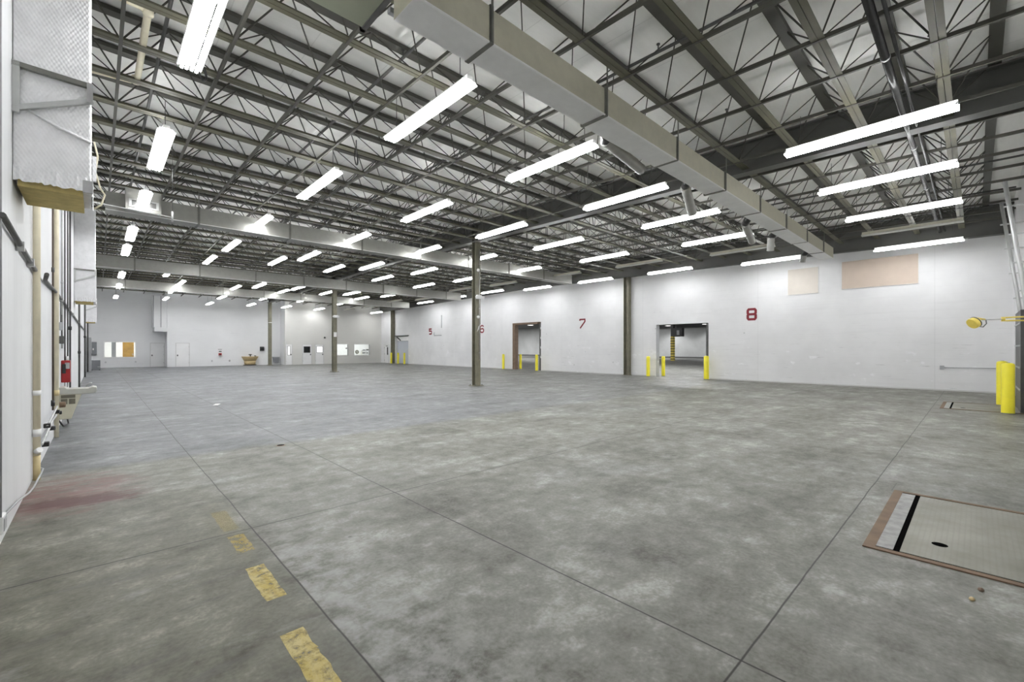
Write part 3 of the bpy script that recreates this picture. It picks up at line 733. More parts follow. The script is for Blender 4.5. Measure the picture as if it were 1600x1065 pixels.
# spiral spouts on the first duct
SP=[((6.65,4.60,5.58),(6.95,4.80,5.52),(8.60,5.02,5.50)),((10.05,4.60,5.56),(10.25,4.80,5.48),(11.07,5.0,5.08)),((14.0,4.60,5.50),(14.2,4.80,5.36),(15.2,4.92,5.02)),((16.5,4.60,5.52),(16.6,4.78,5.36),(16.75,4.85,4.95)),((20.6,4.60,5.52),(20.7,4.78,5.36),(20.8,4.85,5.12))]
for i,p in enumerate(SP):
    t=thing('spiral_spout','round metal air spout on the overhead duct, %s from the sage plenum'%ORD[i+1],'air spout',(0,0,0),group='air spouts on the overhead duct')
    MB().tube([p[0],p[1]],0.10,14).build('flex_neck',M['black'],t)
    a,b2=Vector(p[1]),Vector(p[2]); mid=a.lerp(b2,0.06)
    b=MB(); n=16; pts=[];rs=[]
    for q in range(n+1):
        pts.append(a.lerp(b2,q/n)); rs.append(0.108 if q%4 else 0.114)
    b.tube(pts,rs,16); b.build('spout',M['spiral'],t)
# plenum the first duct starts from
t=thing('air_plenum','sage green plenum box where the overhead duct begins','plenum',(0,0,0))
MB().box((0.95,3.7,5.62),(2.40,5.28,6.02)).build('casing',M['plenum'],t)
MB().box((2.40,3.6,5.60),(2.46,5.34,5.68)).box((2.40,5.28,5.60),(2.46,5.34,6.03)).build('frame_angle',M['dark'],t)
MB().box((2.46,4.66,5.50),(2.80,4.72,5.56)).build('hanger_angle',M['midgrey'],t)
# supply register on the second duct
t=thing('supply_register','metal supply register hung on the second duct by the pipe wall','air register',(0,0,0))
MB().box((0.55,15.95,5.42),(1.32,16.33,6.0)).build('box',M['galv'],t)
MB().box((0.68,15.93,5.54),(1.20,15.952,5.68)).build('louvre',M['dark'],t)
b=MB().box((0.62,15.925,5.50),(1.26,15.95,5.535)).box((0.62,15.925,5.685),(1.26,15.95,5.72)).box((0.62,15.925,5.535),(0.675,15.95,5.685)).box((1.205,15.925,5.535),(1.26,15.95,5.685)); b.build('louvre_frame',M['zinc'],t)

# ------------------------------------------------------------------ foil risers on the pipe wall
def riser(label,y0,y1,near):
    t=thing('foil_duct_riser',label,'duct',(XL,y0,0),group='foil duct risers on the pipe wall')
    w=0.53; z0=3.18
    m=M['foil'] if near else M['foilfar']
    b=MB(); n=10
    b.box((0.002,0,z0+0.02),(w,y1-y0,6.85 if near else 6.4)); b.build('foil_casing',m,t,bevel=0.015)
    b=MB(); b.box((0.03,0.03,z0-0.045),(w-0.06,y1-y0-0.03,z0+0.019)); b.build('insulation_edge',M['foam'],t)
    # crumpled foil tape at the foot and the near corner
    b=MB(); seg=26
    for side in range(2):
        n0=len(b.v)
        for i in range(seg+1):
            f=i/seg
            for zz in (0,1,2,3):
                j=random.uniform(0.002,0.016)
                if side==0: b.v.append((0.005+f*(w-0.005),-0.003-j,z0+0.0+zz*0.045+random.uniform(-0.012,0.012)*(zz in (0,3))))
                else: b.v.append((w+0.003+j,f*(y1-y0),z0+0.0+zz*0.045+random.uniform(-0.012,0.012)*(zz in (0,3))))
        for i in range(seg):
            for zz in range(3):
                a=n0+i*4+zz; b.face([a,a+4,a+5,a+1])
    b.build('foil_tape',m,t)
    return t
r1=riser('tall diamond-embossed foil duct on the pipe wall, nearest the dock end',6.17,7.0,True)
riser('foil-wrapped duct riser on the pipe wall under the second overhead duct',20.6,21.5,False)
riser('farthest foil-wrapped duct riser on the pipe wall, near the back corner',36.2,37.1,False)
MB().box((0.47,-0.019,3.17),(0.545,0.012,3.29)).build('patch_tape',M['steel'],r1)
# crease of tape half way
b=MB().tube([(0.10,-0.012,3.86),(0.3,-0.016,3.76),(0.53,-0.012,3.68)],0.014,6); b.build('tape_crease',M['foil'],r1)
t=thing('duct_bracket','triangular steel angle bracket across the nearest foil duct','bracket',(XL,6.165,0))
def bar(b,p,q,w,d):
    p=Vector(p);q=Vector(q);n=(q-p).normalized();s=Vector((-n.z,0,n.x))*w/2
    b.prism([((p+s).x,(p+s).z),((q+s).x,(q+s).z),((q-s).x,(q-s).z),((p-s).x,(p-s).z)],'y',0,-d)
MB_=MB(); bar(MB_,(0.0,0,4.25),(0.54,0,4.24),0.045,0.045); MB_.build('top_arm',M['flange'],t)
MB_=MB(); bar(MB_,(0.0,0,3.83),(0.54,0,4.10),0.045,0.040); MB_.build('brace_arm',M['zinc'],t)
MB_=MB(); MB_.box((0.002,-0.045,3.80),(0.05,0.0,4.275)); MB_.build('wall_plate',M['zinc'],t)
MB_=MB(); MB_.box((0.50,-0.048,4.07),(0.545,-0.001,4.265)); MB_.build('gusset',M['steel'],t)
for yy,lab in ((20.595,'steel angle bracket across the middle foil riser'),(36.195,'steel angle bracket across the farthest foil riser')):
    q=copy_tree(t); q.location=(XL,yy,0); tag(q,lab,'bracket')
t=thing('loose_wire','yellowed loose wire hanging off the corner of the nearest foil duct','wire',(0,0,0))
MB().tube([(-0.03,6.9,3.95),(0.0,6.92,3.8),(-0.02,6.92,3.62),(0.02,6.93,3.45),(0.06,6.95,3.38),(0.03,6.95,3.26),(-0.03,6.95,3.2)],0.010,6).build('wire',M['cream'],t)
MB().box((-0.045,6.88,3.5),(-0.01,6.93,3.78)).build('foil_flap',M['foil'],t)
o=MB().tube([(-0.04,7.05,3.30),(0.5,9.0,3.75),(1.16,12.0,4.45),(1.2,12.2,4.46)],0.008,8).tube([(1.2,12.2,4.40),(1.2,12.2,4.62)],0.02,8).build('pull_rod',M['zinc']); tag(o,'thin pale rod reaching from the nearest foil duct toward the ceiling','rod')
o=MB().tube([(1.2,12.2,4.62),(1.2,12.2,6.1)],0.005,5).build('rod_hanger',M['dark'],o)

# cream drain line under the deck
t=thing('drain_pipe','cream plastic drain pipe elbowing under the trusses near the pipe wall','pipe',(0,0,0))
MB().tube([(XL+0.02,7.60,6.20),(0.42,7.72,6.20),(0.50,7.80,6.20),(0.50,9.95,6.26),(0.42,10.1,6.26),(XL+0.02,10.25,6.26)],0.045,10).build('pipe',M['cream'],t)
for p in ((0.50,7.75,6.2),(0.48,10.02,6.26)): MB().lathe([(0.0,-0.06),(0.062,-0.06),(0.062,0.06),(0.0,0.06)],p,10).build('elbow',M['cream'],t)

# ------------------------------------------------------------------ pipe wall fittings
def vpipe(name,label,cat,x,y,r,z0,z1,mat,parts=()):
    t=thing(name,label,cat,(x,y,0))
    MB().tube([(0,0,z0),(0,0,z1)],r,14).build('pipe',M[mat],t)
    for nm,za,zb,rr,m in parts: MB().tube([(0,0,za),(0,0,zb)],rr,14).build(nm,M[m],t)
    return t
t=vpipe('drain_pipe','cream drain pipe with white couplings, nearest on the pipe wall','pipe',XL+0.040,7.85,0.034,0.30,6.5,'cream',
  [('coupling',1.03,1.09,0.038,'white'),('coupling',0.53,0.62,0.039,'white'),('base_pipe',0.0,0.30,0.033,'cream2')])
MB().tube([(0.0,-0.02,0.35),(0.03,-0.06,0.375)],0.032,14).build('cleanout_cap',M['white'],t)
vpipe('conduit','thin brown conduit between the two cream drain pipes','conduit',XL+0.025,10.8,0.013,0.55,6.2,'brownpipe',[('valve',0.62,0.72,0.024,'black'),('clamp',2.9,2.98,0.02,'dark')])
vpipe('drain_pipe','second cream drain pipe, just before the drinking fountain','pipe',XL+0.040,11.39,0.033,0.0,6.2,'cream',[('coupling',0.75,0.85,0.038,'cream2')])
vpipe('conduit','dark conduit running full height beyond the red switch box','conduit',XL+0.035,16.85,0.02,0.0,6.4,'dark',[('clamp',2.1,2.2,0.034,'black')])
vpipe('conduit','slim pale conduit beside the second cream drain pipe','conduit',XL+0.02,13.55,0.016,1.6,6.4,'zinc',[('clamp',3.0,3.05,0.022,'zinc')])
vpipe('conduit','dark upright conduit below the middle foil riser','conduit',XL+0.045,24.5,0.03,0.0,6.4,'dark',[('clamp',1.4,1.5,0.043,'black')])
vpipe('conduit','dark upright conduit below the farthest foil riser','conduit',XL+0.06,34.2,0.04,0.0,5.4,'dark',[('clamp',2.2,2.3,0.055,'black')])
# horizontal conduit at 2.6 m with clamps and boxes
t=thing('long_conduit','dark horizontal conduit strapped along the pipe wall above head height','conduit',(0,0,0))
MB().tube([(XL+0.03,5.3,2.66),(XL+0.03,8.0,2.54)],0.022,8).build('near_length',M['dark'],t)
MB().tube([(XL+0.11,8.1,2.54),(XL+0.03,9.2,2.58),(XL+0.03,11.6,2.62),(XL+0.03,34.0,2.62)],0.024,8).build('far_length',M['dark'],t)
for y,z in ((6.4,2.6),(7.3,2.57),(13.0,2.62),(18.5,2.62),(26,2.62)): MB().box((XL+0.001,y-0.03,z-0.05),(XL+0.06,y+0.03,z+0.04)).build('clamp',M['zinc'],t)
for y,z,lab in ((12.75,2.05,'small grey junction box on the pipe wall above the fountain'),(13.05,1.78,'small dark junction box just below the grey one above the fountain')):
    t=thing('junction_box',lab,'box',(XL,y,z)); MB().box((0.002,-0.06,-0.08),(0.07,0.06,0.08)).build('box',M['midgrey'] if z>2 else M['dark'],t,bevel=0.006); MB().tube([(0.035,0,0.08),(0.035,0,0.52)],0.011,6).build('conduit_stub',M['dark'],t)
# red switch box with conduits
t=thing('switch_box','red switch box with grey plate on the pipe wall above the fountain','switch box',(XL,13.6,0.86))
enc=MB().box((0.002,0,0),(0.145,0.30,0.48)).build('enclosure',M['red'],t,bevel=0.012)
MB().box((0.06,-0.012,0.30),(0.135,0.0,0.43)).build('plate',M['midgrey'],enc); MB().box((0.02,-0.03,0.20),(0.075,-0.0,0.40)).build('lever',M['black'],enc)
for x in (0.056,0.100):
    MB().tube([(x,0.12,0.48),(x,0.12,5.5)],0.013,8).build('conduit',M['dark'],t); MB().tube([(x,0.12,-0.40),(x,0.12,0.0)],0.013,8).build('conduit',M['zinc'],t)
MB().lathe([(0.03,0.0),(0.03,0.06),(0.02,0.09)],(0.095,0.12,0.48),10).build('hub',M['steel'],t)
o=MB().box((0.19,0.10,0.30),(0.196,0.22,0.46)).build('hang_tag',M['white'],t)
# drinking fountain
t=thing('drinking_fountain','beige wall-hung drinking fountain with brown grilles on the pipe wall','drinking fountain',(XL,12.9,0))
MB().prism([(0.002,0.14),(0.18,0.14),(0.34,0.66),(0.34,0.70),(0.002,0.70)],'y',0,0.46).build('cabinet',M['fountain'],t,bevel=0.012)
cab=bpy.context.scene.collection.objects[-1]
b=MB(); 
b.prism([(0.002,0.66),(0.30,0.645),(0.50,0.65),(0.555,0.67),(0.57,0.72),(0.56,0.775),(0.50,0.79),(0.44,0.762),(0.12,0.762),(0.08,0.80),(0.002,0.80)],'y',-0.01,0.47); b.build('basin',M['basin'],t,bevel=0.01)
MB().tube([(0.40,0.4,0.77),(0.42,0.4,0.83),(0.45,0.4,0.85),(0.49,0.39,0.85)],0.012,8).build('spout',M['steel'],t)
MB().box((0.03,-0.008,0.575),(0.24,0.0,0.64)).build('grille',M['grille'],cab)
for x in (0.03,0.145): MB().box((x,-0.006,0.45),(x+0.095,0.0,0.56)).build('grille',M['grille'],cab)
MB().tube([(0.12,0.1,0.15),(0.14,0.02,0.04),(0.07,-0.2,0.03),(0.02,-0.35,0.16)],0.014,8).build('waste_hose',M['black'],t)
# water piping low on the wall
t=thing('water_pipe','tangle of small water pipes and valves low on the pipe wall','pipe',(XL,0,0))
MB().tube([(0.04,8.5,0.33),(0.04,10.4,0.42),(0.04,12.0,0.40)],0.016,8).tube([(0.07,8.9,0.52),(0.07,10.9,0.60)],0.014,8).build('pipe_run',M['zinc'],t)
for y,z in ((8.7,0.30),(8.95,0.52),(9.9,0.36),(11.0,0.5),(11.6,0.42)): MB().box((0.03,y-0.05,z-0.03),(0.10,y+0.05,z+0.03)).build('valve',M['black'],t,bevel=0.008)
MB().lathe([(0.0,0.0),(0.05,0.0),(0.06,0.05),(0.05,0.1),(0.0,0.1)],(0.09,11.75,0.5),10).build('trap',M['rust'],t)
# outlet at the skirting with cable
t=thing('floor_outlet','white outlet box low on the pipe wall with a conduit rising from it','outlet',(XL,5.42,0))
MB().box((0.002,-0.07,0.11),(0.030,0.10,0.25)).build('box',M['white'],t,bevel=0.008); MB().box((0.031,-0.05,0.13),(0.034,0.08,0.23)).build('cover_plate',M['midgrey'],t)
MB().tube([(0.016,-0.06,0.25),(0.016,-0.06,6.2)],0.007,6).build('conduit',M['midgrey'],t)
o=MB().tube([(XL+0.02,5.55,0.22),(XL+0.03,6.2,0.16),(XL+0.045,7.0,0.05),(XL+0.05,7.4,0.02),(XL+0.085,7.75,0.10),(XL+0.09,7.9,0.12),(XL+0.04,8.0,0.13)],0.009,8).build('loose_cable',M['midgrey']); tag(o,'grey cable curving along the foot of the pipe wall to the drain pipe','cable')
# electrical cabinets by the back corner
t=thing('electrical_cabinet','tall mid grey electrical cabinet on the pipe wall by the back corner','cabinet',(XL,41.9,0))
MB().box((0.002,0,0.0),(0.25,0.7,2.36)).build('body',M['midgrey'],t); dr=MB().box((0.25,0.04,0.1),(0.262,0.66,2.3)).build('door',M['midgrey'],t); MB().box((0.262,0.55,1.1),(0.28,0.6,1.25)).build('handle',M['black'],dr)
MB().tube([(0.08,-0.2,0.0),(0.08,-0.2,4.6)],0.05,8).build('conduit',M['dark'],t)
t=thing('breaker_panel','dark grey breaker panel with a white label on the recessed back wall','panel',(-0.36,YB_L,1.08))
MB().box((0,-0.16,0),(0.30,-0.002,1.05)).build('body',M['grey'],t); MB().box((0.05,-0.17,0.38),(0.13,-0.161,0.54)).build('label_plate',M['white'],t); MB().box((0.02,-0.168,0.03),(0.28,-0.161,0.36)).build('door',M['grey'],t)
t=thing('equipment_box','dark grey steel box standing on the floor by the back corner','box',(-0.36,44.8,0))
MB().box((0,0,0.03),(0.5,0.55,0.73)).build('body',M['grey'],t,bevel=0.01); MB().box((0.34,-0.02,0.22),(0.5,-0.001,0.26)).build('handle',M['steel'],t); MB().box((0.42,-0.0,0.0),(0.49,0.5,0.03)).box((0.01,0,0),(0.08,0.5,0.03)).build('foot',M['black'],t)

# ------------------------------------------------------------------ back wall fittings
t=thing('wash_fountain','half-round tan wash fountain against the back wall','wash fountain',(10.62,YB-0.002,0))
MB().lathe([(0.0,0.42),(0.50,0.42),(0.60,0.60),(0.70,0.78),(0.71,0.84),(0.66,0.85),(0.60,0.74),(0.0,0.70)],(0,0,0),28,'z',PI,2*PI).build('bowl',M['tan'],t)
MB().lathe([(0.0,0.06),(0.46,0.06),(0.50,0.42),(0.0,0.42)],(0,0,0),28,'z',PI,2*PI).build('pedestal',M['tan'],t)
MB().lathe([(0.0,0.0),(0.55,0.0),(0.55,0.06),(0.0,0.06)],(0,0,0),28,'z',PI,2*PI).build('plinth',M['black'],t)
MB().lathe([(0.0,0.70),(0.06,0.70),(0.05,0.98),(0.16,1.02),(0.17,1.06),(0.0,1.08)],(0,-0.19,0),16).build('spray_head',M['dark'],t)
MB().box((0.36,-0.16,0.84),(0.48,-0.06,0.93)).build('soap_valve',M['dark'],t)
t=thing('towel_dispenser','black towel dispenser on the back wall right of the wash fountain','dispenser',(11.64,YB,1.36))
MB().prism([(-0.002,0),(-0.20,0.03),(-0.22,0.30),(-0.14,0.42),(-0.002,0.42)],'x',-0.17,0.17).build('cover',M['black'],t,bevel=0.015); MB().box((-0.12,-0.15,-0.03),(0.12,-0.05,0.0)).build('towel_edge',M['offwhite'],t)
t=thing('wall_bin','grey tapered waste bin hung on the back wall beside the far column','bin',(12.88,YB,0.22))
MB().prism([(-0.24,0),(0.24,0),(0.30,0.56),(-0.30,0.56)],'y',-0.26,-0.002).build('body',M['grey'],t,bevel=0.02); MB().box((-0.32,-0.28,0.50),(0.32,-0.002,0.56)).build('rim',M['midgrey'],t,bevel=0.01)
t=thing('eyewash_station','small red and white eyewash station on the back wall','eyewash station',(8.2,YB,0.82))
MB().lathe([(0.0,0.0),(0.05,0.0),(0.15,0.10),(0.16,0.13),(0.0,0.12)],(0,-0.18,0),16).build('bowl',M['white'],t); MB().box((-0.12,-0.06,0.10),(0.12,-0.002,0.36)).build('bracket',M['red'],t); MB().box((-0.10,-0.012,0.46),(0.12,-0.002,0.56)).box((-0.16,-0.012,0.68),(0.14,-0.002,0.72)).build('sign_plate',M['dark'],t); MB().box((-0.05,-0.12,0.12),(0.05,-0.06,0.26)).build('valve',M['black'],t)
for x,lab in ((7.58,'small grey outlet on the back wall left of the eyewash'),(8.95,'small dark outlet on the back wall right of the eyewash')):
    t=thing('wall_outlet',lab,'outlet',(x,YB,0.46)); MB().box((-0.05,-0.03,-0.08),(0.05,-0.002,0.08)).build('box',M['midgrey'] if x<8 else M['dark'],t); MB().box((-0.03,-0.034,-0.05),(0.03,-0.0305,0.05)).build('cover_plate',M['steel'],t)
for x,lab in ((0.47,'small grey outlet under the left end of the office window'),(2.36,'small grey outlet under the right end of the office window')):
    t=thing('wall_outlet',lab,'outlet',(x,YB_L,0.46)); MB().box((-0.05,-0.03,-0.06),(0.05,-0.002,0.06)).build('box',M['midgrey'],t); MB().box((-0.03,-0.034,-0.04),(0.03,-0.0305,0.04)).build('cover_plate',M['steel'],t)
t=thing('wall_horn','small dark alarm horn high on the wall above the lit door window','alarm horn',(17.06,YB_R,2.73)); MB().lathe([(0.0,0.0),(0.09,0.0),(0.10,-0.04),(0.05,-0.07),(0.0,-0.07)],(0,-0.002,0),14,'y').build('bell',M['dark'],t); MB().box((-0.06,-0.02,-0.06),(0.06,-0.002,0.06)).build('back_plate',M['midgrey'],t)

# ------------------------------------------------------------------ column fittings
def emergency_light(x,y,z,label):
    t=thing('emergency_light',label,'emergency light',(x,y,z))
    MB().box((-0.135,-0.24,-0.07),(0.135,-0.14,0.10)).build('battery_case',M['white'],t,bevel=0.01)
    for s in (-1,1):
        MB().tube([(s*0.17,-0.20,0.02),(s*0.17,-0.28,0.0)],[0.04,0.065],12).build('lamp_head',M['white'],t)
        MB().box((min(s*0.13,s*0.18),-0.205,0.0),(max(s*0.13,s*0.18),-0.19,0.02)).build('lamp_arm',M['white'],t)
emergency_light(XC,YC[0],3.78,'white twin-head emergency light on the column by the red 6')
emergency_light(XC,YC[1],3.78,'white twin-head emergency light on the column before the door windows')
for y,z,lab in ((YC[0],4.95,'white bell dome high on the nearest column'),(YC[0],2.95,'white bell dome at mid height on the nearest column')):
    t=thing('bell_dome',lab,'bell',(XC,y-0.132,z)); MB().lathe([(0.0,-0.07),(0.05,-0.055),(0.075,0.0)],(0,0,0),14,'y').build('dome',M['white'],t); MB().box((-0.05,-0.02,-0.05),(0.05,0.0,0.05)).build('back_box',M['offwhite'],t)
o=MB().prism([(-0.09,-0.14),(0.06,0.05),(0.11,0.2),(-0.02,0.1)],'y',-0.006,0).build('torn_sign',M['offwhite'],None,(XC+0.03,YC[0]-0.131,2.45)); tag(o,'torn pale sign stuck slanting on the nearest column','sign')
o=MB().box((-0.10,-0.008,-0.20),(0.10,0,0.12)).build('column_sign',M['white'],None,(XC,YC[1]-0.131,2.6)); tag(o,'white sign sheet on the middle column','sign')
o=MB().box((-0.135,-0.135,-0.03),(0.135,0.135,0.03)).build('column_band',M['white'],None,(XC,YC[2],4.05)); tag(o,'white band around the farthest column','band')
o=MB().tube([(XC+0.06,YC[0]-0.145,1.1),(XC+0.06,YC[0]-0.145,5.85)],0.013,8).build('column_conduit',M['zinc']); tag(o,'thin pale conduit clipped up the nearest column','conduit')
for z in (1.4,3.3,5.2): MB().box((XC+0.035,YC[0]-0.16,z),(XC+0.085,YC[0]-0.13,z+0.03)).build('clip',M['steel'],o)

# ------------------------------------------------------------------ bollards
def make_bollard(r,h):
    t=thing('bollard','x','bollard',(0,0,0))
    MB().lathe([(0.0,h),(r*0.55,h-0.005),(r*0.9,h-0.025),(r,h-0.06),(r,0.0)],(0,0,0),22).build('sleeve',M['yellow'],t)
    MB().lathe([(0.0,h+0.006),(0.035,h+0.006),(0.04,h-0.004)],(0,0,0),10).build('cap_plug',M['grey'],t)
    MB().lathe([(r*1.05,0.02),(r*1.05,0.0),(0.0,0.0)],(0,0,0),22).build('base_ring',M['grey'],t)
    return t
bl=[(16.26,-0.53,'front','yellow bollard at the near corner of the far dock plate'),(18.55,-0.50,'front','yellow bollard half hidden behind another at the dock wall'),
 (22.95,12.93,'s','yellow bollard in front of the wall left of the red 8 doorway'),(23.9,12.50,'s','yellow bollard just inside the left jamb of the red 8 doorway'),(22.95,9.62,'m','yellow bollard at the right jamb of the red 8 doorway'),
 (22.95,25.28,'s','yellow bollard in front of the wall left of the timber-framed doorway'),(23.95,24.75-0.35,'s','yellow bollard just inside the left timber jamb of the tall doorway'),(22.95,21.72,'s','yellow bollard at the right jamb of the tall timber-framed doorway'),
 (22.7,42.75,'s','yellow bollard in front of the column by the curtained doorway'),(22.9,41.65,'s','yellow bollard left of centre before the grey-blue curtain'),(22.9,40.35,'s','yellow bollard right of centre before the grey-blue curtain')]
pb={'front':make_bollard(0.118,1.25),'s':make_bollard(0.10,1.16),'m':make_bollard(0.125,1.22)}; ub=set()
for x,y,k,lab in bl:
    t=copy_tree(pb[k]) if k in ub else pb[k]; ub.add(k); t.location=(x,y,0); tag(t,lab,'bollard','yellow bollards')

# ------------------------------------------------------------------ dock levellers
def leveller(x0,x1,yf,label):
    t=thing('dock_leveller',label,'dock leveller',(0,0,0)); yb=YF+0.005
    MB().box((x0+0.05,yb,0.001),(x1-0.05,yf-0.05,0.0035)).build('pit_shade',M['void'],t)  # black sheet paints the shade in the gaps around the plate
    MB().box((x0+0.08,yf-0.20+0.02,0.0035),(x1-0.08,yf-0.07,0.008)).build('header_strip',M['concstrip'],t)
    dp=MB().box((x0+0.08,yb,0.0035),(x1-0.08,yf-0.22,0.009)).build('deck_plate',M['tread'],t)
    MB().box((x0,yf-0.075,0.0),(x1,yf,0.010)).build('rear_angle',M['rust'],t)
    MB().box((x0,yb,0.0),(x0+0.055,yf-0.075,0.010)).build('side_angle',M['rust'],t); MB().box((x1-0.055,yb,0.0),(x1,yf-0.075,0.010)).build('side_angle',M['rust'],t)
    o=MB().lathe([(0.0,0.0115),(0.042,0.0115),(0.05,0.009)],(x0+0.47,yf-0.43,0),16).build('pull_ring_hole',M['void'],dp)
    return t
leveller(4.50,6.53,0.635,'steel dock leveller plate in a rusty frame, in the near right floor')
leveller(16.40,18.50,0.68,'steel dock leveller plate in the floor beside the front bollards')
# dock doors on the front wall
for x0,x1,z0,z1 in (DK1,DK2):
    far=x0>10; ya=YF+0.10 if far else YF-0.12; zt=2.55 if far else z1-0.002
    t=MB().box((x0+0.002,ya,0.03),(x1-0.002,ya+0.06,zt)).build('door_8' if far else 'door_7',M['dockdoor']); struct(t)
    for z in (0.55,1.1,1.65,2.2): MB().box((x0+0.02,ya+0.06,z),(x1-0.02,ya+0.075,z+0.04)).build('stile',M['midgrey'],t)
# inclined door tracks of the far dock door
for x,lab in ((16.30,'pale inclined door track nearest the front bollard'),(18.60,'pale inclined door track farther along the dock wall')):
    t=thing('door_track',lab,'door track',(x,0,0))
    MB().tube([(0,YF+0.06,0.02),(0,YF+0.06,2.5),(0,YF+0.13,3.2),(0,YF+0.42,5.72)],0.045 if x<17 else 0.04,6).build('track',M['zinc'],t)
    for z,y in ((3.0,YF+0.11),(3.7,YF+0.19),(4.4,YF+0.27),(5.1,YF+0.35)): MB().box((-0.02,YF+0.001,z-0.018),(0.02,y+0.09,z+0.018)).build('bracket',M['zinc'],t)
# dock loading light on a swing arm
t=thing('dock_light','yellow dock loading light on a yellow swing arm by the dock wall','dock light',(0,0,0))
A=Vector((15.35,YF+0.01,2.28)); K=Vector((15.05,-0.42,2.27)); Hd=Vector((14.55,0.02,2.20))
b=MB()
for dz in (-0.045,0.045): b.tube([A+Vector((0,0,dz)),K+Vector((0,0,dz*0.75))],0.018,8)
b.build('swing_arm',M['lampyellow'],t); MB().tube([K+Vector((0,0,-0.05)),K+Vector((0,0,0.05))],0.035,10).build('knuckle',M['lampyellow'],t)
MB().tube([K,K.lerp(Hd,0.8)+Vector((0,0,0.04))],0.012,8).build('rod_arm',M['steel'],t)
MB().tube([K.lerp(Hd,0.66)+Vector((0,0,0.04)),Hd+Vector((0.02,-0.02,0.09))],0.02,8).build('yoke',M['lampyellow'],t)
d=Vector((-0.5,0.55,-0.42)).normalized()
pts=[Hd-d*0.09,Hd-d*0.05,Hd,Hd+d*0.05,Hd+d*0.085]; lh=MB().tube(pts,[0.05,0.095,0.12,0.125,0.118],18).build('lamp_head',M['lampyellow'],t)
MB().tube([Hd-d*0.02,Hd+d*0.0],[0.127,0.127],18).build('guard_ring',M['dark'],lh)
MB().tube([Hd-d*0.10,K.lerp(Hd,0.9)+Vector((0,0,-0.10)),K.lerp(Hd,0.72)+Vector((0,0,-0.13)),K.lerp(Hd,0.60)+Vector((0,0,-0.06)),K.lerp(Hd,0.62)+Vector((0,0,0.03))],0.010,8).build('cord',M['dark'],lh)
MB().box((A.x-0.06,YF+0.001,A.z-0.14),(A.x+0.06,YF+0.03,A.z+0.14)).build('wall_bracket',M['lampyellow'],t)

# ------------------------------------------------------------------ worn yellow dashes on the floor
for i,(ya,yb2,wear,lab) in enumerate(((2.08,2.66,0.38,'clearest worn yellow dash, nearest the bottom edge of the floor'),(3.08,3.64,0.39,'second worn yellow dash, beyond the clearest one'),(3.95,4.36,0.37,'broken faint yellow dash just before the floor joint'),(4.50,5.10,0.36,'faintest yellow dash just beyond the floor joint'))):
    b=MB(); x0,x1=0.735,0.855
    if i>=2: x0+=0.06; x1+=0.06
    if i==1: x0+=0.04; x1+=0.04
    n=10; 
    L=[(x0+random.uniform(-0.006,0.006),ya+(yb2-ya)*q/n) for q in range(n+1)]; R=[(x1+random.uniform(-0.006,0.006),ya+(yb2-ya)*q/n) for q in range(n+1)]
    for q in range(n): b.quad((L[q][0],L[q][1],0.0015),(R[q][0],R[q][1],0.0015),(R[q+1][0],R[q+1][1],0.0015),(L[q+1][0],L[q+1][1],0.0015))
    o=b.build('floor_dash',M['wornyellow']); o['wear']=wear; o['fade']=(0.85,0.82,0.50,0.36)[i]; tag(o,lab,'floor marking','worn yellow dashes',kind='thing')
t=thing('floor_drain','small dark floor drain just left of the long floor joint','floor drain',(2.2,7.9,0))
MB().lathe([(0.0,0.004),(0.06,0.004),(0.075,0.0)],(0,0,0),18).build('drain_rim',M['rust'],t); MB().lathe([(0.0,0.0052),(0.055,0.0045)],(0,0,0),18).build('drain_hole',M['void'],t)
# small scraps lying about
for x,y,s,m,lab in ((4.25,-0.02,0.022,'brown','dark scrap on the floor in front of the near dock leveller'),(4.05,0.02,0.02,'tan','tan wood chip on the floor in front of the near dock leveller')):
    b=MB(); b.lathe([(0.0,s*0.8),(s*0.7,s*0.6),(s,0.25*s),(s*0.8,0.0)],(0,0,0),7); o=b.build('floor_scrap',M[m],None,(x,y,0)); o.scale=(1.5,0.8,1); tag(o,lab,'scrap')
o=MB().box((-0.16,-0.06,0.0),(0.16,0.06,0.006)).build('paper_scrap',M['white'],None,(2.47,14.9,0.0)); o.rotation_euler=(0,0,1.2); tag(o,'white paper scrap on the floor joint in the middle distance','scrap')

# ------------------------------------------------------------------ wiring loops hanging by a few lights
for x,y,z,r,lab in ((1.15,8.0,5.75,0.10,'black cable loop beyond the first light by the pipe wall'),(4.15,9.4,5.82,0.16,'black cable loops above the second row of lights'),(7.15,4.85,5.72,0.13,'black cable loop beside the overhead duct and third light row')):
    b=MB(); 
    for q in range(2):
        rr=r*(1-0.15*q); pts=[(x+rr*math.cos(a)*0.6,y+rr*math.cos(a)*0.8+0.02*q,z+rr*math.sin(a)-0.02*q) for a in [2*PI*i/18 for i in range(19)]]
        b.tube(pts,0.010,6)
    b.tube([(x,y,z+r),(x,y,ZB+rise(y)+0.02)],0.010,6)
    o=b.build('cable_loop',M['black']); tag(o,lab,'cable')

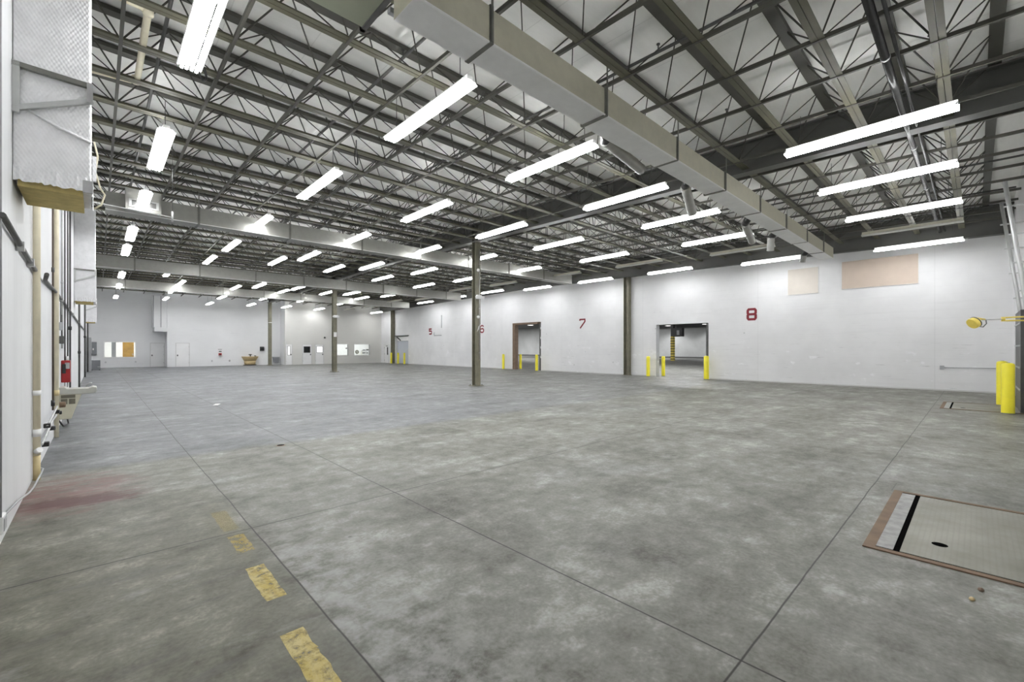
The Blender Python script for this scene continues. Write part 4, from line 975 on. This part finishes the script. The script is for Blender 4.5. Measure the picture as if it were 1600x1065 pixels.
# ------------------------------------------------------------------ neighbouring hall fittings
def high_bay(x,y,z,lab,power):
    t=thing('high_bay_lamp',lab,'lamp',(x,y,z)); 
    MB().lathe([(0.08,0.55),(0.16,0.45),(0.50,0.05),(0.52,0.0)],(0,0,0),20).build('dome',M['reflector'],t)
    MB().lathe([(0.0,0.04),(0.44,0.06)],(0,0,0),20).build('lamp_disc',M['baylamp'],t)
    MB().tube([(0,0,0.5),(0,0,6.14-z)],0.03,6).build('stem',M['dark'],t)
    L=bpy.data.lights.new('high_bay_spot','SPOT'); L.energy=power; L.spot_size=2.5; L.spot_blend=0.6; L.shadow_soft_size=0.4
    o=bpy.data.objects.new('high_bay_spot',L); C.objects.link(o); o.location=(x,y,z-0.05)
M['baylamp']=emit('high_bay_lens',(1,1,1),10.0)
high_bay(69.0,35.2,5.36,'white dome lamp seen through the red 8 doorway, upper left',420)
high_bay(68.9,29.0,5.38,'white dome lamp seen at the right jamb of the red 8 doorway',420)
high_bay(51.7,50.3,5.40,'white dome lamp seen in the middle of the timber-framed doorway',500)
high_bay(45.8,43.4,5.42,'white dome lamp at the top right of the timber-framed doorway',500)
for i,(x,y,en) in enumerate(((28,5,700),(30,14,560),(34,22,750),(44,34,700),(46,52,700),(58,14,750),(62,70,1200),(62,42,800),(54,62,800))):  # unseen fill lights added to brighten the next hall's floor and walls
    L=bpy.data.lights.new('hall_fill','AREA'); L.shape='RECTANGLE'; L.size=1.2; L.size_y=6; L.energy=en
    o=bpy.data.objects.new('hall_fill',L); C.objects.link(o); o.location=(x,y,6.05)
t=thing('striped_post','yellow and black striped post in the hall beyond the red 8 doorway','post',(55.3,27.6,0),kind='thing')
b=MB(); 
MB().box((-0.20,-0.20,0),(0.20,0.20,3.2)).build('sleeve',M['lampyellow'],t)
MB().box((-0.18,-0.18,3.2),(0.18,0.18,6.14)).build('shaft',M['black'],t)
for k in range(9): MB().box((-0.205,-0.205,0.15+k*0.34),(0.205,0.205,0.15+k*0.34+0.10)).build('stripe',M['black'],t)
t=thing('unit_heater','dark unit heater hung beside the striped post in the next hall','heater',(54.9,26.75,3.15))
MB().box((-0.4,-0.75,0),(0.4,0.5,1.15)).build('casing',M['black'],t,bevel=0.05); MB().box((-0.42,-0.45,0.2),(-0.401,-0.1,0.8)).build('fan_guard',M['midgrey'],t); MB().tube([(0,0,1.15),(0,0,3.04)],0.04,6).build('hanger',M['dark'],t)

# ------------------------------------------------------------------ world, camera
W=bpy.data.worlds.new('World'); SC.world=W; W.use_nodes=True; W.node_tree.nodes['Background'].inputs[0].default_value=(0.8,0.85,0.9,1); W.node_tree.nodes['Background'].inputs[1].default_value=0.1
cam=bpy.data.cameras.new('camera'); co=bpy.data.objects.new('camera',cam); C.objects.link(co)
co.location=(0,0,1.6); co.rotation_euler=(PI/2,0,-math.radians(43.36))
cam.sensor_fit='HORIZONTAL'; cam.sensor_width=36.0; cam.lens=685.4*36/1600; cam.shift_y=(544.23-532.5)/1600; cam.clip_end=300; cam.clip_start=0.02
SC.camera=co
